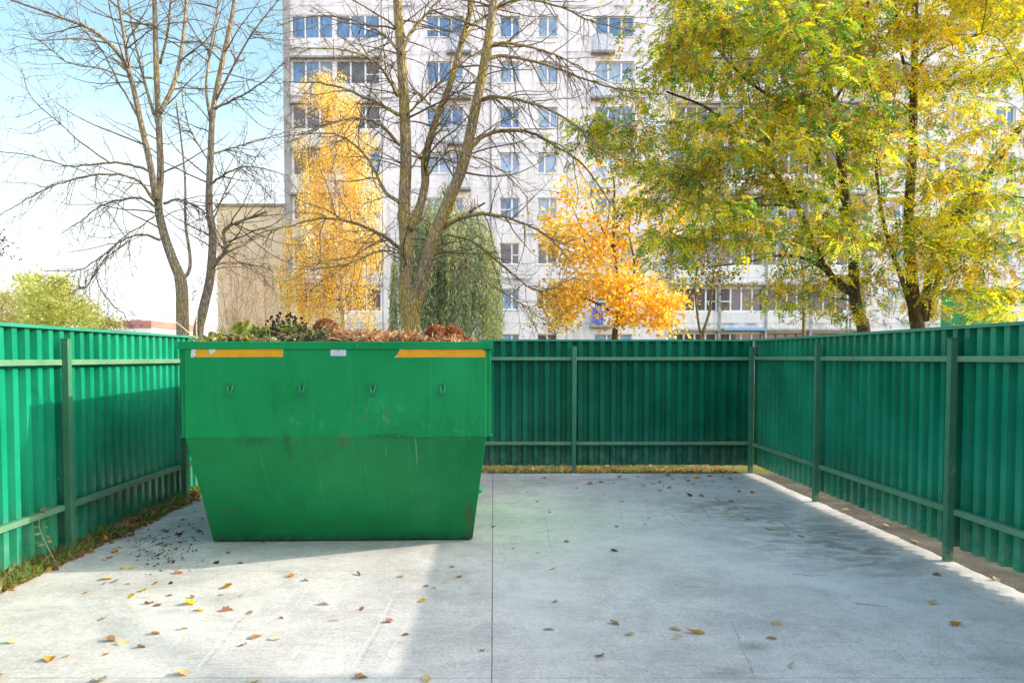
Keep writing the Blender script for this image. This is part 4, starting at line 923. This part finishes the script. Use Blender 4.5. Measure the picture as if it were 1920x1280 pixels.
# --- beige half-bare shrubs before the tan wall
def shrub(label, Y, px0, top_px, spread, sd, leafcol, nst=9, nl=900):
    global RNG
    random.seed(sd); RNG = np.random.default_rng(sd); T = SplitTree(); b = at(px0, 640, Y); L = Leaves()
    for i in range(nst):
        q = (i + .5) / nst * 2 - 1; tp = at(px0 + q * spread + random.uniform(-8, 8), top_px + abs(q) * 70 + random.uniform(-10, 25), Y + random.uniform(-.9, .9)); bb = Vector((b.x + q * .25, Y + random.uniform(-.2, .2), -.05))
        p = T.limb([bb, bb.lerp(tp, .45) + Vector((-q * .2, 0, .1)), tp], .045 if i == nst // 2 else .025, .006, 5, 6)
        T.twigs_on(p, 16, 1.5, 2, lambda t: .05, .15, 4, .8, t0=.2, ang=(20, 45), rmin=.006)
    for k in range(nl):
        tip, d = random.choice(T.tips); q = np.array(tip) + RNG.normal(size=3) * .16; L.add(q, RNG.normal(size=3) + np.array((0, 0, -.4)), rvec(), RNG.uniform(.05, .09), .05, np.array(leafcol) * RNG.uniform(.6, 1.35))
    root = thing('shrub', label, 'shrub', (b.x, Y, 0)); T.stem.build('stems', M_BARK_BEIGE, root, smooth=True); T.fine.build('twigs', M_BARK_BEIGE, root); L.build('crown', M_LEAF, root)
M_BARK_BEIGE = bark_material('beige_twig', (.36, .26, .17), (.60, .47, .32), None, 0, 2)
shrub('half bare beige shrub with upright pale stems before the tan wall', 36.0, 440, 455, 44, 71, (.72, .45, .22), 10, 2600)
shrub('beige brown shrub with peach leaves between tan wall and yellow birch', 38.0, 500, 485, 46, 72, (.80, .50, .25), 10, 3000)
shrub('low brown shrub below the birch, right of the beige ones', 37.0, 675, 585, 40, 73, (.80, .50, .14), 7, 1000)
# ================================================================== GARDEN WASTE IN THE SKIP
random.seed(81); RNG = np.random.default_rng(81)
Wt = (ftr - ftl).dot(RX)
def hp(u, v, z): return ftl + RX * (u * Wt) + AX * v + UP * (z - ztop)      # a point in the skip opening
def heap_z(u, v):
    p = Vector((u * 3.0, v * 1.2, 4.0)); a = min(1, u * 9, (1 - u) * 9, v * 5 + .35, (LEN - v) * 5)
    return ztop - .05 + a * (.055 + .075 * noise.noise(p * 1.3) + .035 * noise.noise(p * 4) + .06 * max(0, 1 - abs(u - .22) / .3) * min(1, v / .5) + .03 * max(0, 1 - abs(u - .5) / .2))
m = MB(); nu, nv = 44, 50
vs = [hp(.02 + .96 * i / nu, .04 + (LEN - .08) * j / nv, heap_z(.02 + .96 * i / nu, .04 + (LEN - .08) * j / nv)) for j in range(nv + 1) for i in range(nu + 1)]
m.add(vs, [(j * (nu + 1) + i, j * (nu + 1) + i + 1, (j + 1) * (nu + 1) + i + 1, (j + 1) * (nu + 1) + i) for j in range(nv) for i in range(nu)])
heap_root = thing('garden_waste', 'heap of brown dry leaves, stems and plant cuttings filling the skip', 'garden waste', tuple(hp(.5, LEN / 2, ztop - .1))); heap_root['kind'] = 'stuff'
m.build('heap', simple('rotting_waste', (.10, .065, .04), (.24, .16, .09), 14, .95, .1, .8, 30), heap_root, smooth=True)
L = Leaves(); S = MB()
for i in range(9000):
    u = random.uniform(.02, .98); v = .05 + abs(random.gauss(0, .55)) if random.random() < .8 else random.uniform(0, LEN - .1); v = min(v, LEN - .08); z = heap_z(u, v)
    q = np.array(hp(u, v, z + abs(random.gauss(0, .022))))
    x = random.random()
    if u < .3: col = (.40, .34, .16) if x < .35 else ((.22, .26, .05) if x < .6 else ((.16, .10, .055) if x < .85 else (.62, .50, .10)))
    elif u < .47: col = (.13, .10, .06) if x < .5 else ((.16, .19, .05) if x < .8 else (.45, .36, .18))
    else: col = (.36, .15, .06) if x < .5 else ((.50, .27, .13) if x < .8 else (.62, .45, .28))
    L.add(q, RNG.normal(size=3) + np.array((0, 0, .25)), np.array((0, 0, .5)) + RNG.normal(size=3) * .8, RNG.uniform(.025, .065), RNG.uniform(.014, .034), np.array(col) * RNG.uniform(.6, 1.4))
L.build('dry_leaves', M_LEAF, heap_root)
for i in range(420):
    u = random.uniform(.03, .95); v = .03 + abs(random.gauss(0, .5)); v = min(v, LEN - .2); p = hp(u, v, heap_z(u, v) + .005); up = random.uniform(.1, 1.0) if u < .33 else random.uniform(0, .45)
    d = Vector((random.gauss(0, 1), random.gauss(0, .6), up)).normalized(); ln = random.uniform(.08, .22); p2 = p + d * ln
    S.tube([p, p.lerp(p2, .5) + Vector(rvec()) * .015, p2], [.0035, .003, .002], 4, False)
S.build('dry_stems', simple('straw', (.42, .33, .20), (.55, .46, .30), 9, .9, .1), heap_root)
def flower_head(px, py, v, r, label, sq=.85):
    c = at(px, py, ftl.y + v); L = Leaves(); n = int(1500 * (r / .1) ** 1.6)
    for i in range(n):
        d = rvec(); rad = r * (1 - .28 * RNG.random() ** 2) * (1 + .10 * noise.noise(Vector(d) * 4)); q = np.array(c) + d * rad * np.array((1.1, 1.0, sq))
        L.add(q, d * .4 + RNG.normal(size=3) * .7, d + RNG.normal(size=3) * .5, RNG.uniform(.014, .024), .016, np.array((.36, .135, .045)) * RNG.uniform(.45, 1.6))
    t = thing('dried_flower_head', label, 'flower head', tuple(c - UP * r), 'dried hydrangea heads on the waste')
    L.build('petals', M_LEAF, t); s = MB(); s.tube([c, c - UP * (r * .8), c - UP * (r * 1.6) + Vector((.05, .05, 0))], [.006, .005, .005], 5); s.build('stem', M_TWIG, t)
flower_head(818, 625, .42, .085, 'larger rust brown dried flower head near the right end of the skip')
flower_head(851, 625, .45, .072, 'rust brown dried flower head furthest right on the waste')
flower_head(611, 617, .40, .095, 'rust brown dried flower head in the middle, beside the dark seed heads', 1.0)
flower_head(760, 634, .35, .05, 'small flattened brown flower head before the mossy trunk')
flower_head(700, 634, .5, .05, 'small flattened brown flower head among the sticks')
# broad yellowing leaves
t = thing('leafy_plant', 'broad yellow green leaves lying on the waste at left', 'plant', tuple(at(470, 632, ftl.y + .25)))
def mat_broad():
    k = NT('yellowing_leaf'); P = k.pos(); c = k.mix(k.ramp(k.noise(P, 9, 4), .4, .6), (.15, .28, .05), (.66, .60, .08)); c = k.mix(k.ramp(k.noise(P, 40, 4), .55, .75, 0, .5), c, (.28, .33, .08))
    d = k.n('ShaderNodeBsdfDiffuse'); k.l(c, d.inputs[0]); tr = k.n('ShaderNodeBsdfTranslucent'); k.l(c, tr.inputs[0]); mx = k.n('ShaderNodeMixShader'); mx.inputs[0].default_value = .45; k.l(d.outputs[0], mx.inputs[1]); k.l(tr.outputs[0], mx.inputs[2]); k.l(mx.outputs[0], k.out.inputs[0]); return k.m
M_BROAD = mat_broad()
def broad(c, L_, W_, d, n_, parent, curl=.3):
    d = Vector(d).normalized(); n_ = Vector(n_); s = d.cross(n_).normalized(); n_ = s.cross(d); m = MB(); rows = 8; vs = []
    for i in range(rows + 1):
        q = i / rows; w = W_ * math.sin(math.pi * min(1, q * .93 + .07)) ** .7 * .5; base = c + d * (L_ * q) - n_ * (curl * L_ * q * q)
        for e in (-1, -.5, 0, .5, 1): vs.append(base + s * (w * e) + n_ * (abs(e) * w * .45 + .012 * math.sin(i * 2.3 + e * 3)))
    m.add(vs, [(i * 5 + j, i * 5 + j + 1, i * 5 + j + 6, i * 5 + j + 5) for i in range(rows) for j in range(4)]); return m.build('leaf', M_BROAD, parent, smooth=True)
for px, py, l, w, d in ((436, 632, .15, .12, (.3, -.1, 1)), (452, 634, .14, .13, (.15, -.2, .8)), (474, 634, .17, .11, (-.1, .1, 1)), (486, 633, .15, .10, (.4, .1, .9)), (405, 634, .10, .10, (-.4, -.2, .45)), (425, 637, .10, .10, (-.5, -.2, .3)), (500, 636, .09, .09, (.6, -.2, .5)), (448, 613, .08, .07, (.1, .2, 1)), (460, 611, .08, .06, (.5, 0, 1)), (388, 636, .10, .08, (-.6, 0, .3))):
    broad(at(px, py + 2, ftl.y + random.uniform(.14, .34)), l * .84, w * .78, d, (random.uniform(-.3, .5), -1, .35), t, random.uniform(.1, .5))
# dark seed heads
t = thing('seed_head_plant', 'dark clump of spent flowers with round black seed heads', 'plant', tuple(at(540, 630, ftl.y + .5)))
L = Leaves(); S = MB(); Hh = MB()
for i in range(1500):
    a = random.gauss(540, 26); b = random.uniform(604 + abs(a - 540) * .25, 634); q = np.array(at(a, b, ftl.y + .5 + random.gauss(0, .12))); x = RNG.random()
    col = (.07, .055, .04) if x < .5 else ((.12, .17, .04) if x < .82 else (.52, .50, .08)); L.add(q, RNG.normal(size=3), rvec(), RNG.uniform(.02, .05), .02, np.array(col) * RNG.uniform(.6, 1.5))
for i in range(62):
    a = random.gauss(535, 30); b = random.uniform(582 + abs(a - 535) * .45, 622); c = at(a, b, ftl.y + .5 + random.gauss(0, .12)); g0 = at(540 + (a - 540) * .6, 634, ftl.y + .5)
    S.tube(smooth_path([g0, g0.lerp(c, .6) + Vector((0, 0, .02)), c], 3), .0022, 4, False); r = random.uniform(.009, .015); k6 = []
    rings = [(-.9, .45), (-.3, .95), (.35, .95), (.9, .5)]
    vs = [c + Vector((math.cos(j * 1.047) * r * w, math.sin(j * 1.047) * r * w, r * z)) for z, w in rings for j in range(6)]
    Hh.add(vs, [(i2 * 6 + j, i2 * 6 + (j + 1) % 6, i2 * 6 + 6 + (j + 1) % 6, i2 * 6 + 6 + j) for i2 in range(3) for j in range(6)] + [tuple(range(5, -1, -1)), tuple(range(18, 24))])
L.build('leaves', M_LEAF, t); S.build('stems', simple('dark_stem', (.10, .075, .05), (.18, .13, .08), 9, .9, .1), t); Hh.build('seed_heads', simple('black_seed', (.025, .015, .014), (.06, .035, .03), 30, .9, .1), t)
# sticks and stalks
M_STICK1 = simple('reddish_stick', (.30, .15, .09), (.45, .26, .17), 12, .8, .2); M_STALK = simple('pale_stalk', (.60, .48, .26), (.70, .58, .34), 9, .85, .15)
def stick(name, label, cat, pts, r0, r1, mat, group=None):
    m = MB(); p = smooth_path(pts, 6); m.tube(p, [r0 + (r1 - r0) * i / (len(p) - 1) for i in range(len(p))], 7); o = m.build(name, mat, None, smooth=True); tag(o, label, cat, group); return o
hy = ftl.y
stick('stick', 'reddish stick slanting up in front of the middle flower head', 'stick', [at(601, 634, hy + .2), at(614, 618, hy + .22), at(631, 598, hy + .26)], .006, .004, M_STICK1)
stick('stick', 'reddish stick slanting up right of the middle flower head', 'stick', [at(638, 634, hy + .3), at(650, 622, hy + .3), at(661, 609, hy + .34)], .006, .005, M_STICK1)
stick('stick', 'long pale stick lying curved along the rim between the flower heads', 'stick', [at(622, 635, hy + .2), at(655, 630, hy + .22), at(685, 628, hy + .24), at(712, 636, hy + .2)], .006, .005, M_STICK1)
stick('stick', 'short stick sloping down left of the mossy trunk', 'stick', [at(668, 635, hy + .3), at(690, 626, hy + .3), at(705, 622, hy + .36)], .007, .005, M_STICK1)
stick('stick', 'thin dark stem lying before the dark seed heads', 'stick', [at(500, 617, hy + .2), at(520, 624, hy + .2), at(548, 633, hy + .2)], .005, .004, M_STICK1)
stick('dry_stalk', 'straw coloured stalk leaning out over the left end of the skip', 'stalk', [at(369, 636, hy + .15), at(340, 612, hy + .1), at(312, 590, hy + .05), at(294, 572, hy)], .006, .002, M_STALK)
stick('dry_stalk', 'upright straw coloured stalk at the left end of the waste', 'stalk', [at(369, 636, hy + .22), at(368, 610, hy + .22), at(370, 582, hy + .22), at(371, 560, hy + .22)], .006, .003, M_STALK)
stick('dry_stalk', 'thin looping pale stalk behind the middle flower head', 'stalk', [at(600, 612, hy + .7), at(612, 592, hy + .7), at(622, 576, hy + .7), at(630, 590, hy + .7), at(624, 604, hy + .7)], .006, .003, M_STALK)
stick('dry_stalk', 'short pale stem leaning over the big yellow leaves', 'stalk', [at(434, 624, hy + .12), at(448, 630, hy + .12), at(462, 634, hy + .12)], .0045, .003, M_STALK)

# ================================================================== FALLEN LEAVES
random.seed(91); RNG = np.random.default_rng(91)
def mat_dry(name, a, b, c3):
    k = NT(name); P = k.pos((1, 1, 1), obj=True); c = k.mix(k.ramp(k.noise(P, 18, 5), .35, .65), a, b); c = k.mix(k.ramp(k.noise(P, 55, 3), .58, .72, 0, .6), c, c3)
    y = k.sep(P)[1]; c = k.mix(k.ramp(k.math('ABSOLUTE', y), .0025, .0, 0, .5), c, tuple(min(1, x * 1.5) for x in a))
    d = k.n('ShaderNodeBsdfDiffuse'); k.l(c, d.inputs[0]); tr = k.n('ShaderNodeBsdfTranslucent'); k.l(c, tr.inputs[0]); mx = k.n('ShaderNodeMixShader'); mx.inputs[0].default_value = .3; k.l(d.outputs[0], mx.inputs[1]); k.l(tr.outputs[0], mx.inputs[2]); k.l(mx.outputs[0], k.out.inputs[0]); return k.m
KINDS = {'tan': ('tan', mat_dry('tan_leaf', (.60, .43, .22), (.72, .55, .32), (.36, .21, .09))), 'brown': ('brown', mat_dry('brown_leaf', (.36, .20, .10), (.48, .29, .16), (.2, .11, .055))), 'red': ('red brown', mat_dry('red_brown_leaf', (.33, .13, .07), (.46, .24, .16), (.18, .06, .035))),
         'yellow': ('yellow', mat_dry('yellow_leaf', (.78, .52, .03), (.85, .62, .06), (.55, .36, .05))), 'orange': ('orange brown', mat_dry('orange_leaf', (.60, .28, .06), (.70, .38, .10), (.36, .17, .05))), 'pale': ('pale beige', mat_dry('pale_leaf', (.60, .52, .36), (.68, .60, .44), (.46, .38, .24))), 'dark': ('very dark brown', mat_dry('dark_leaf', (.07, .04, .03), (.13, .075, .05), (.04, .025, .02)))}
def leaf_proto(mat, shape, seed):
    r = random.Random(seed); m = MB(); rows = 10; vs = []; curl = r.uniform(.6, 3.2); cup = r.uniform(.2, .9); tw = r.uniform(-.7, .7)
    for i in range(rows + 1):
        q = i / rows; x = q - .5
        if shape == 'oval': w = .34 * math.sin(math.pi * (q * .96 + .02)) ** .75 * (1.15 - .35 * q)
        elif shape == 'long': w = .22 * math.sin(math.pi * (q * .96 + .02)) ** .9
        else: w = .46 * math.sin(math.pi * (q * .96 + .02)) ** .6 * (.62 + .38 * abs(math.cos(q * 8.5)))
        for e in (-1, -.5, 0, .5, 1):
            ww = w * e * (1 + r.uniform(-.07, .07)); z = .10 * curl * x * x + cup * abs(ww) ** 1.5 * .9 + tw * x * ww + r.uniform(-.012, .012)
            vs.append((x, ww, z))
    zmin = min(v[2] for v in vs); vs = [(a, b, c - zmin + .02) for a, b, c in vs]
    m.add(vs, [(i * 5 + j, i * 5 + j + 1, i * 5 + j + 6, i * 5 + j + 5) for i in range(rows) for j in range(4)])
    z0 = vs[2][2]; m.add([(-.5, -.012, z0), (-.5, .012, z0), (-.72, .01, z0 * .6 + .02), (-.72, -.01, z0 * .6 + .02)], [(0, 1, 2, 3)])
    me = bpy.data.meshes.new('fallen_leaf'); me.from_pydata(m.v, [], m.f); me.materials.append(mat); me.shade_smooth(); return me
PROTO = {k: [leaf_proto(v[1], sh, i * 7 + len(k)) for i, sh in enumerate(('oval', 'lobed', 'oval', 'long', 'lobed', 'oval'))] for k, v in KINDS.items()}
ZONES = {'sun': 'fallen leaf on the sunlit concrete before the skip', 'side': 'fallen leaf on the concrete left of the skip', 'shade': 'fallen leaf on the open shaded concrete at right', 'far': 'fallen leaf on the concrete near the back fence', 'edge': 'fallen leaf along the foot of the right fence'}
def put_leaf(px, py, kind, size=.085, zone=None, stand=0.0):
    g = gnd(px, py)
    if zone is None:
        if g.x > 3.2 and 940 < py < 1110: zone = 'edge'
        elif g.y > 8.6 and g.x > -.3: zone = 'far'
        elif px < 440 and py < 1062: zone = 'side'
        elif px < 795 + (1180 - py) * .2: zone = 'sun'
        else: zone = 'shade'
    me = random.choice(PROTO[kind]); o = bpy.data.objects.new('fallen_leaf', me); COL.objects.link(o)
    o.location = (g.x, g.y, .001); o.rotation_euler = (random.gauss(0, .26) + stand, random.gauss(0, .26), random.uniform(0, 6.28)); s = size * .86 * random.uniform(.88, 1.15); o.scale = (s, s * random.uniform(.8, 1.1), s * random.uniform(1.0, 1.9))
    lab = KINDS[kind][0] + ' ' + ZONES[zone]; tag(o, lab, 'leaf', lab.replace('fallen leaf', 'fallen leaves')); return o
K = dict(t='tan', b='brown', r='red', y='yellow', o='orange', p='pale', d='dark')
DATA = """22,1204,t,9 128,1230,t,8 93,1237,o,8 207,1201,b,9 230,1206,t,8 265,1213,b,6 200,1227,o,5 291,1188,b,7 345,1179,t,7 342,1264,t,10 185,1276,p,9 480,1195,b,10 515,1198,p,8 457,1209,b,6 527,1159,b,5 628,1163,t,7 678,1143,r,6 612,1132,t,9 730,1165,r,8 760,1191,b,5 791,1127,y,7 800,1099,b,6 816,1102,t,6 834,1093,p,6 862,1082,b,6 848,1063,t,7 752,1081,t,7 672,1077,r,8 545,1081,o,7 574,1088,b,6
424,1102,o,11 416,1115,b,6 355,1132,y,11 375,1144,y,8 425,1145,r,10 468,1149,t,7 360,1120,b,5 318,1117,b,5 295,1135,r,7 280,1131,r,8 267,1108,y,8 246,1119,y,8 289,1095,o,7 320,1094,d,5 195,1160,t,9 162,1112,t,9 200,1086,t,12 215,1091,t,8 195,1094,b,7 230,1065,y,8 247,1065,y,7 334,1074,r,8 406,1056,d,6 451,1056,b,7 428,1037,b,6 492,1017,b,7 676,1271,b,8 800,1275,t,10 477,1278,p,8 905,1220,b,5 926,988,b,7 450,1118,t,5 240,1095,b,4
245,1005,b,9 313,997,b,9 372,997,b,9 335,1002,d,8 255,1026,t,10 297,1042,d,8 362,1008,b,8 325,1055,d,8 355,985,b,7 380,972,r,8 343,975,b,7 300,1020,d,6 270,1010,b,8 330,1030,b,6 280,1035,p,8 310,1025,t,8 155,1037,o,10 172,1035,t,10 215,1035,o,10 195,1050,t,10 148,1043,r,9 205,1046,r,8 225,1027,t,8
1042,1128,b,8 1029,1180,p,9 1151,1169,b,9 1181,1190,t,8 1266,1180,t,9 1302,1187,o,13 1270,1196,p,10 1125,1230,r,8 1135,1266,t,5 1456,1169,t,10 1446,1197,t,7 1481,1251,p,11 1750,1131,t,11 1793,1172,o,11 1756,1078,b,8 1607,1049,t,6 1501,1006,t,9 1443,992,t,8 1402,974,t,8 1362,964,t,9 1390,955,p,8 1377,950,t,7 1297,948,t,7 1211,949,t,7 1211,938,t,7 1216,972,p,7 1210,983,t,7 1167,940,t,8 1132,928,b,5 1007,941,t,8 1031,960,t,8 1063,1016,b,8 1009,1037,p,8 1152,1033,d,8 1156,987,d,6 1037,1066,p,8 962,1028,b,5 1366,1075,t,4 989,922,t,6 962,919,t,8
1021,896,b,8 1080,916,t,8 1106,908,b,10 1126,904,o,10 1151,906,b,8 1161,895,b,9 1196,894,t,8 1206,911,t,11 1224,907,t,10 1237,904,b,9 1236,920,t,11 1255,915,o,9 1270,908,t,8 1252,891,b,12 1285,895,t,9 1299,908,b,9 1307,897,o,11 1316,904,t,9 1330,893,b,8 1337,903,t,9 1355,893,t,8 1368,898,b,11 1380,914,t,8 1386,922,b,8 1411,924,b,8 1370,939,b,9 1345,936,p,8 1292,930,d,14 1315,930,b,12 1272,926,t,9 1408,941,t,7 1428,896,t,7 1244,912,b,7 1262,899,t,8 1290,902,b,8 1322,912,o,8
1585,956,t,9 1662,985,t,8 1715,1014,p,10 1867,1087,p,10 1540,930,b,7 1640,972,b,6""".split()
for d_ in DATA:
    a, b_, k2, sz = d_.split(','); put_leaf(float(a), float(b_), K[k2], float(sz) / 100, stand=.9 if (a, b_) == ('230', '1206') else 0)
for (px, py, ln, an, lab) in ((1485, 1075, .16, .5, 'thin dark twig on the shaded concrete, upper of two'), (1605, 1131, .20, .35, 'thin dark twig on the shaded concrete, lower of two')):
    g0 = gnd(px, py, .004); d = Vector((math.cos(-an), math.sin(-an), 0)); stick('twig', lab, 'twig', [g0, g0 + d * ln * .5 + Vector((0, .015, 0)), g0 + d * ln], .0018, .001, simple('dark_twig', (.14, .11, .09), (.22, .18, .15), 20, .9, .1) if 'dark_twig' not in bpy.data.materials else bpy.data.materials['dark_twig'])
# soil crumbs left of the skip
m = MB()
for i in range(560):
    px, py = random.gauss(300, 38), random.gauss(1022, 24)
    if not (215 < px < 388): continue
    g = gnd(px, py); r = random.choice((.003, .004, .005, .006, .009, .014)) * random.uniform(.7, 1.2); c = Vector((g.x, g.y, r * .5)); q = [c + Vector(rvec()) * r * Vector((1.5, 1.2, .7)).length / 1.4 for _ in range(4)]
    for v in q: v.z = max(.0008, min(v.z, r * 1.2))
    m.add(q, [(0, 1, 2), (0, 2, 3), (0, 3, 1), (1, 3, 2)])
o = m.build('soil_crumbs', simple('crumb_soil', (.09, .065, .05), (.2, .15, .11), 40, .95, .1)); tag(o, 'dark crumbs of soil and leaf scattered on the concrete left of the skip', 'soil', kind='stuff')
# leaf litter and grass along the left fence and under the back fence
def litter(name_l, label_l, name_g, label_g, area, nl, ng, gh):
    L = Leaves(); G = Leaves()
    for i in range(nl):
        p, edge = area(); x = RNG.random(); col = (.42, .24, .10) if x < .4 else ((.26, .14, .07) if x < .65 else ((.55, .40, .22) if x < .85 else (.66, .38, .06)))
        L.add(np.array(p) + np.array((0, 0, abs(RNG.normal()) * .02)), RNG.normal(size=3) * (1, 1, .35), np.array((0, 0, 1)) + RNG.normal(size=3) * .5, RNG.uniform(.04, .085), RNG.uniform(.03, .055), np.array(col) * RNG.uniform(.6, 1.35))
    for i in range(ng):
        p, edge = area()
        if noise.noise(Vector((p.x * 2, p.y * 2, 3))) < -.05: continue
        col = (.15, .30, .045) if RNG.random() < .75 else (.38, .34, .12); d = RNG.normal(size=3) * (.7, .7, 0) + np.array((0, 0, 1.)); G.add(np.array(p), d, rvec(), gh * RNG.uniform(.4, 1.3), .007, np.array(col) * RNG.uniform(.6, 1.4))
    o = L.build(name_l, M_LEAF); tag(o, label_l, 'leaves', kind='stuff'); o = G.build(name_g, M_LEAFG); tag(o, label_g, 'grass', kind='stuff')
def area_left():
    y = random.uniform(4.5, 11.4); w = .15 + .09 * noise.noise(Vector((0, y * 1.7, 0))); x = -3.79 + random.random() ** 1.5 * (w + .06); return Vector((x, y, .006 if x > -3.6 else random.uniform(-.02, .05))), 0
def area_back():
    x = random.uniform(-3.7, 3.75); y = random.uniform(11.47, 13.4) if random.random() < .6 else random.uniform(11.47, 11.8); return Vector((x, y, -.02 if y > 11.5 else .004)), 0
litter('leaf_litter', 'brown and orange leaf litter along the foot of the left fence', 'grass', 'thin green grass growing along the foot of the left fence', area_left, 2400, 6500, .11)
litter('leaf_litter', 'dry brown leaf litter under the back fence', 'grass', 'yellow green grass in the gap under the back fence', area_back, 1900, 3200, .06)
for px, py, lab in ((165, 1020, 'green weed tuft at the first left fence post'), (352, 932, 'green weed at the second left fence post beside the skip')):
    g = gnd(px, py); t = thing('weed', lab, 'weed', tuple(g)); L = Leaves()
    for i in range(60):
        a = RNG.uniform(0, 6.28); L.add(np.array(g) + np.array((math.cos(a), math.sin(a), 0)) * RNG.uniform(0, .08), np.array((math.cos(a), math.sin(a), RNG.uniform(.3, 1.2))), np.array((0, 0, 1.)), RNG.uniform(.06, .14), RNG.uniform(.02, .045), np.array((.11, .24, .04)) * RNG.uniform(.6, 1.6))
    L.build('leaves', M_LEAFG, t)
# a bent pale weed before the left fence
g = gnd(108, 1063); t = thing('tall_weed', 'thin pale weed with dry leaves and a pinkish head bending before the left fence', 'weed', tuple(g)); Yw = g.y
m = MB(); pth = smooth_path([g, at(97, 1040, Yw + .02), at(86, 1018, Yw + .03), at(76, 996, Yw + .04), at(73, 978, Yw + .05), at(80, 960, Yw + .05)], 5); m.tube(pth, [.004 - .002 * i / (len(pth) - 1) for i in range(len(pth))], 5); m.build('stem', M_STALK, t, smooth=True)
L = Leaves()
for px, py, s in ((74, 985, -1), (82, 985, 1), (77, 1000, -1), (86, 1003, 1), (78, 1016, -1), (88, 1012, 1), (84, 1020, -1)): L.add(np.array(at(px, py, Yw + .03)), np.array((s * .8, -.3, -.3)) + RNG.normal(size=3) * .2, np.array((0, -1, .6)), .055, .03, np.array((.50, .46, .22)) * RNG.uniform(.8, 1.2))
L.build('leaves', M_LEAF, t); L = Leaves(); c = np.array(at(81, 957, Yw + .05))
for i in range(60): L.add(c + RNG.normal(size=3) * .008, rvec(), rvec(), .022, .014, np.array((.55, .33, .28)) * RNG.uniform(.7, 1.3))
L.build('flower', M_LEAF, t)
# corner of a kerb stone at the very front left
p = gnd(24, 1279); m = MB(); m.hexa([Vector((p.x - .9, p.y - .5, .0)), Vector((p.x + .05, p.y - .5, 0)), Vector((p.x - .02, p.y + .0, 0)), Vector((p.x - .9, p.y + .16, 0)), Vector((p.x - .9, p.y - .5, .06)), Vector((p.x + .04, p.y - .5, .06)), Vector((p.x - .03, p.y - .01, .06)), Vector((p.x - .9, p.y + .15, .06))])
o = m.build('kerb_stone', simple('kerb_concrete', (.30, .28, .27), (.42, .40, .38), 8, .9, .1, .3), None, bevel=.01); tag(o, 'grey kerb stone corner at the bottom left of the view', 'kerb')
# a tree outside the frame to the right: its branches throw the soft bands of shade on the front concrete
random.seed(99); RNG = np.random.default_rng(99)
T = SplitTree(); bx_, by_ = 14.5, 5.6
T.limb([Vector((bx_, by_, -.1)), Vector((bx_, by_, 2)), Vector((bx_ - .2, by_, 4.5)), Vector((bx_, by_ + .2, 8)), Vector((bx_, by_, 11))], .2, .04, 9, 6)
for i in range(6):
    z = 4.2 + i * .7; a = random.uniform(-1, 1); s = Vector((bx_ - .1, by_, z)); e = s + Vector((random.uniform(-1.5, 1.5), (-1) ** i * random.uniform(1.4, 3.0), random.uniform(.2, .9)))
    p = T.limb([s, s.lerp(e, .5) + Vector((0, 0, .2)), e], .05, .012, 6, 5); T.twigs_on(p, 7, 1.0, 1, ash_bend(-.05, .1), .2, 3, .6, t0=.2, rmin=.008)
finish_bare(T, 'bare_tree', 'leafless tree beyond the right fence, outside the view, shading the front concrete', 'tree', (bx_, by_, 0), M_BARK_GREY)

# an unseen brick building, added to block sky light behind the viewpoint
M_BRICK = simple('dull_brick', (.22, .13, .10), (.30, .19, .14), 2, .9, .1)
t = thing('added_sky_blocker', 'added brick building behind the viewpoint, out of view, blocking sky light', 'building', (0, -16, 0))
m = MB(); m.box(-34, 34, -28, -16, -.05, 12.5); m.build('wall', M_BRICK, t); m = MB(); m.box(-34.4, 34.4, -28.4, -15.6, 12.503, 12.9); m.build('roof', M_SLAB, t)
w0 = None
for r in range(4):
    for c in range(10):
        x = -30 + c * 6.6; z = 1.2 + r * 2.9
        if w0 is None:
            m = MB(); m.box(x, x + 1.5, -15.97, -15.9, z, z + 1.4); w0 = m.build('window', M_FRAME, t); p = MB(); p.box(x + .08, x + 1.42, -15.898, -15.89, z + .08, z + 1.32); p0 = p.build('pane', M_PANE[2], w0)
        else:
            w = w0.copy(); COL.objects.link(w); w.parent = t; w.location = (x + 30, 0, z - 1.2); q = p0.copy(); COL.objects.link(q); q.parent = w
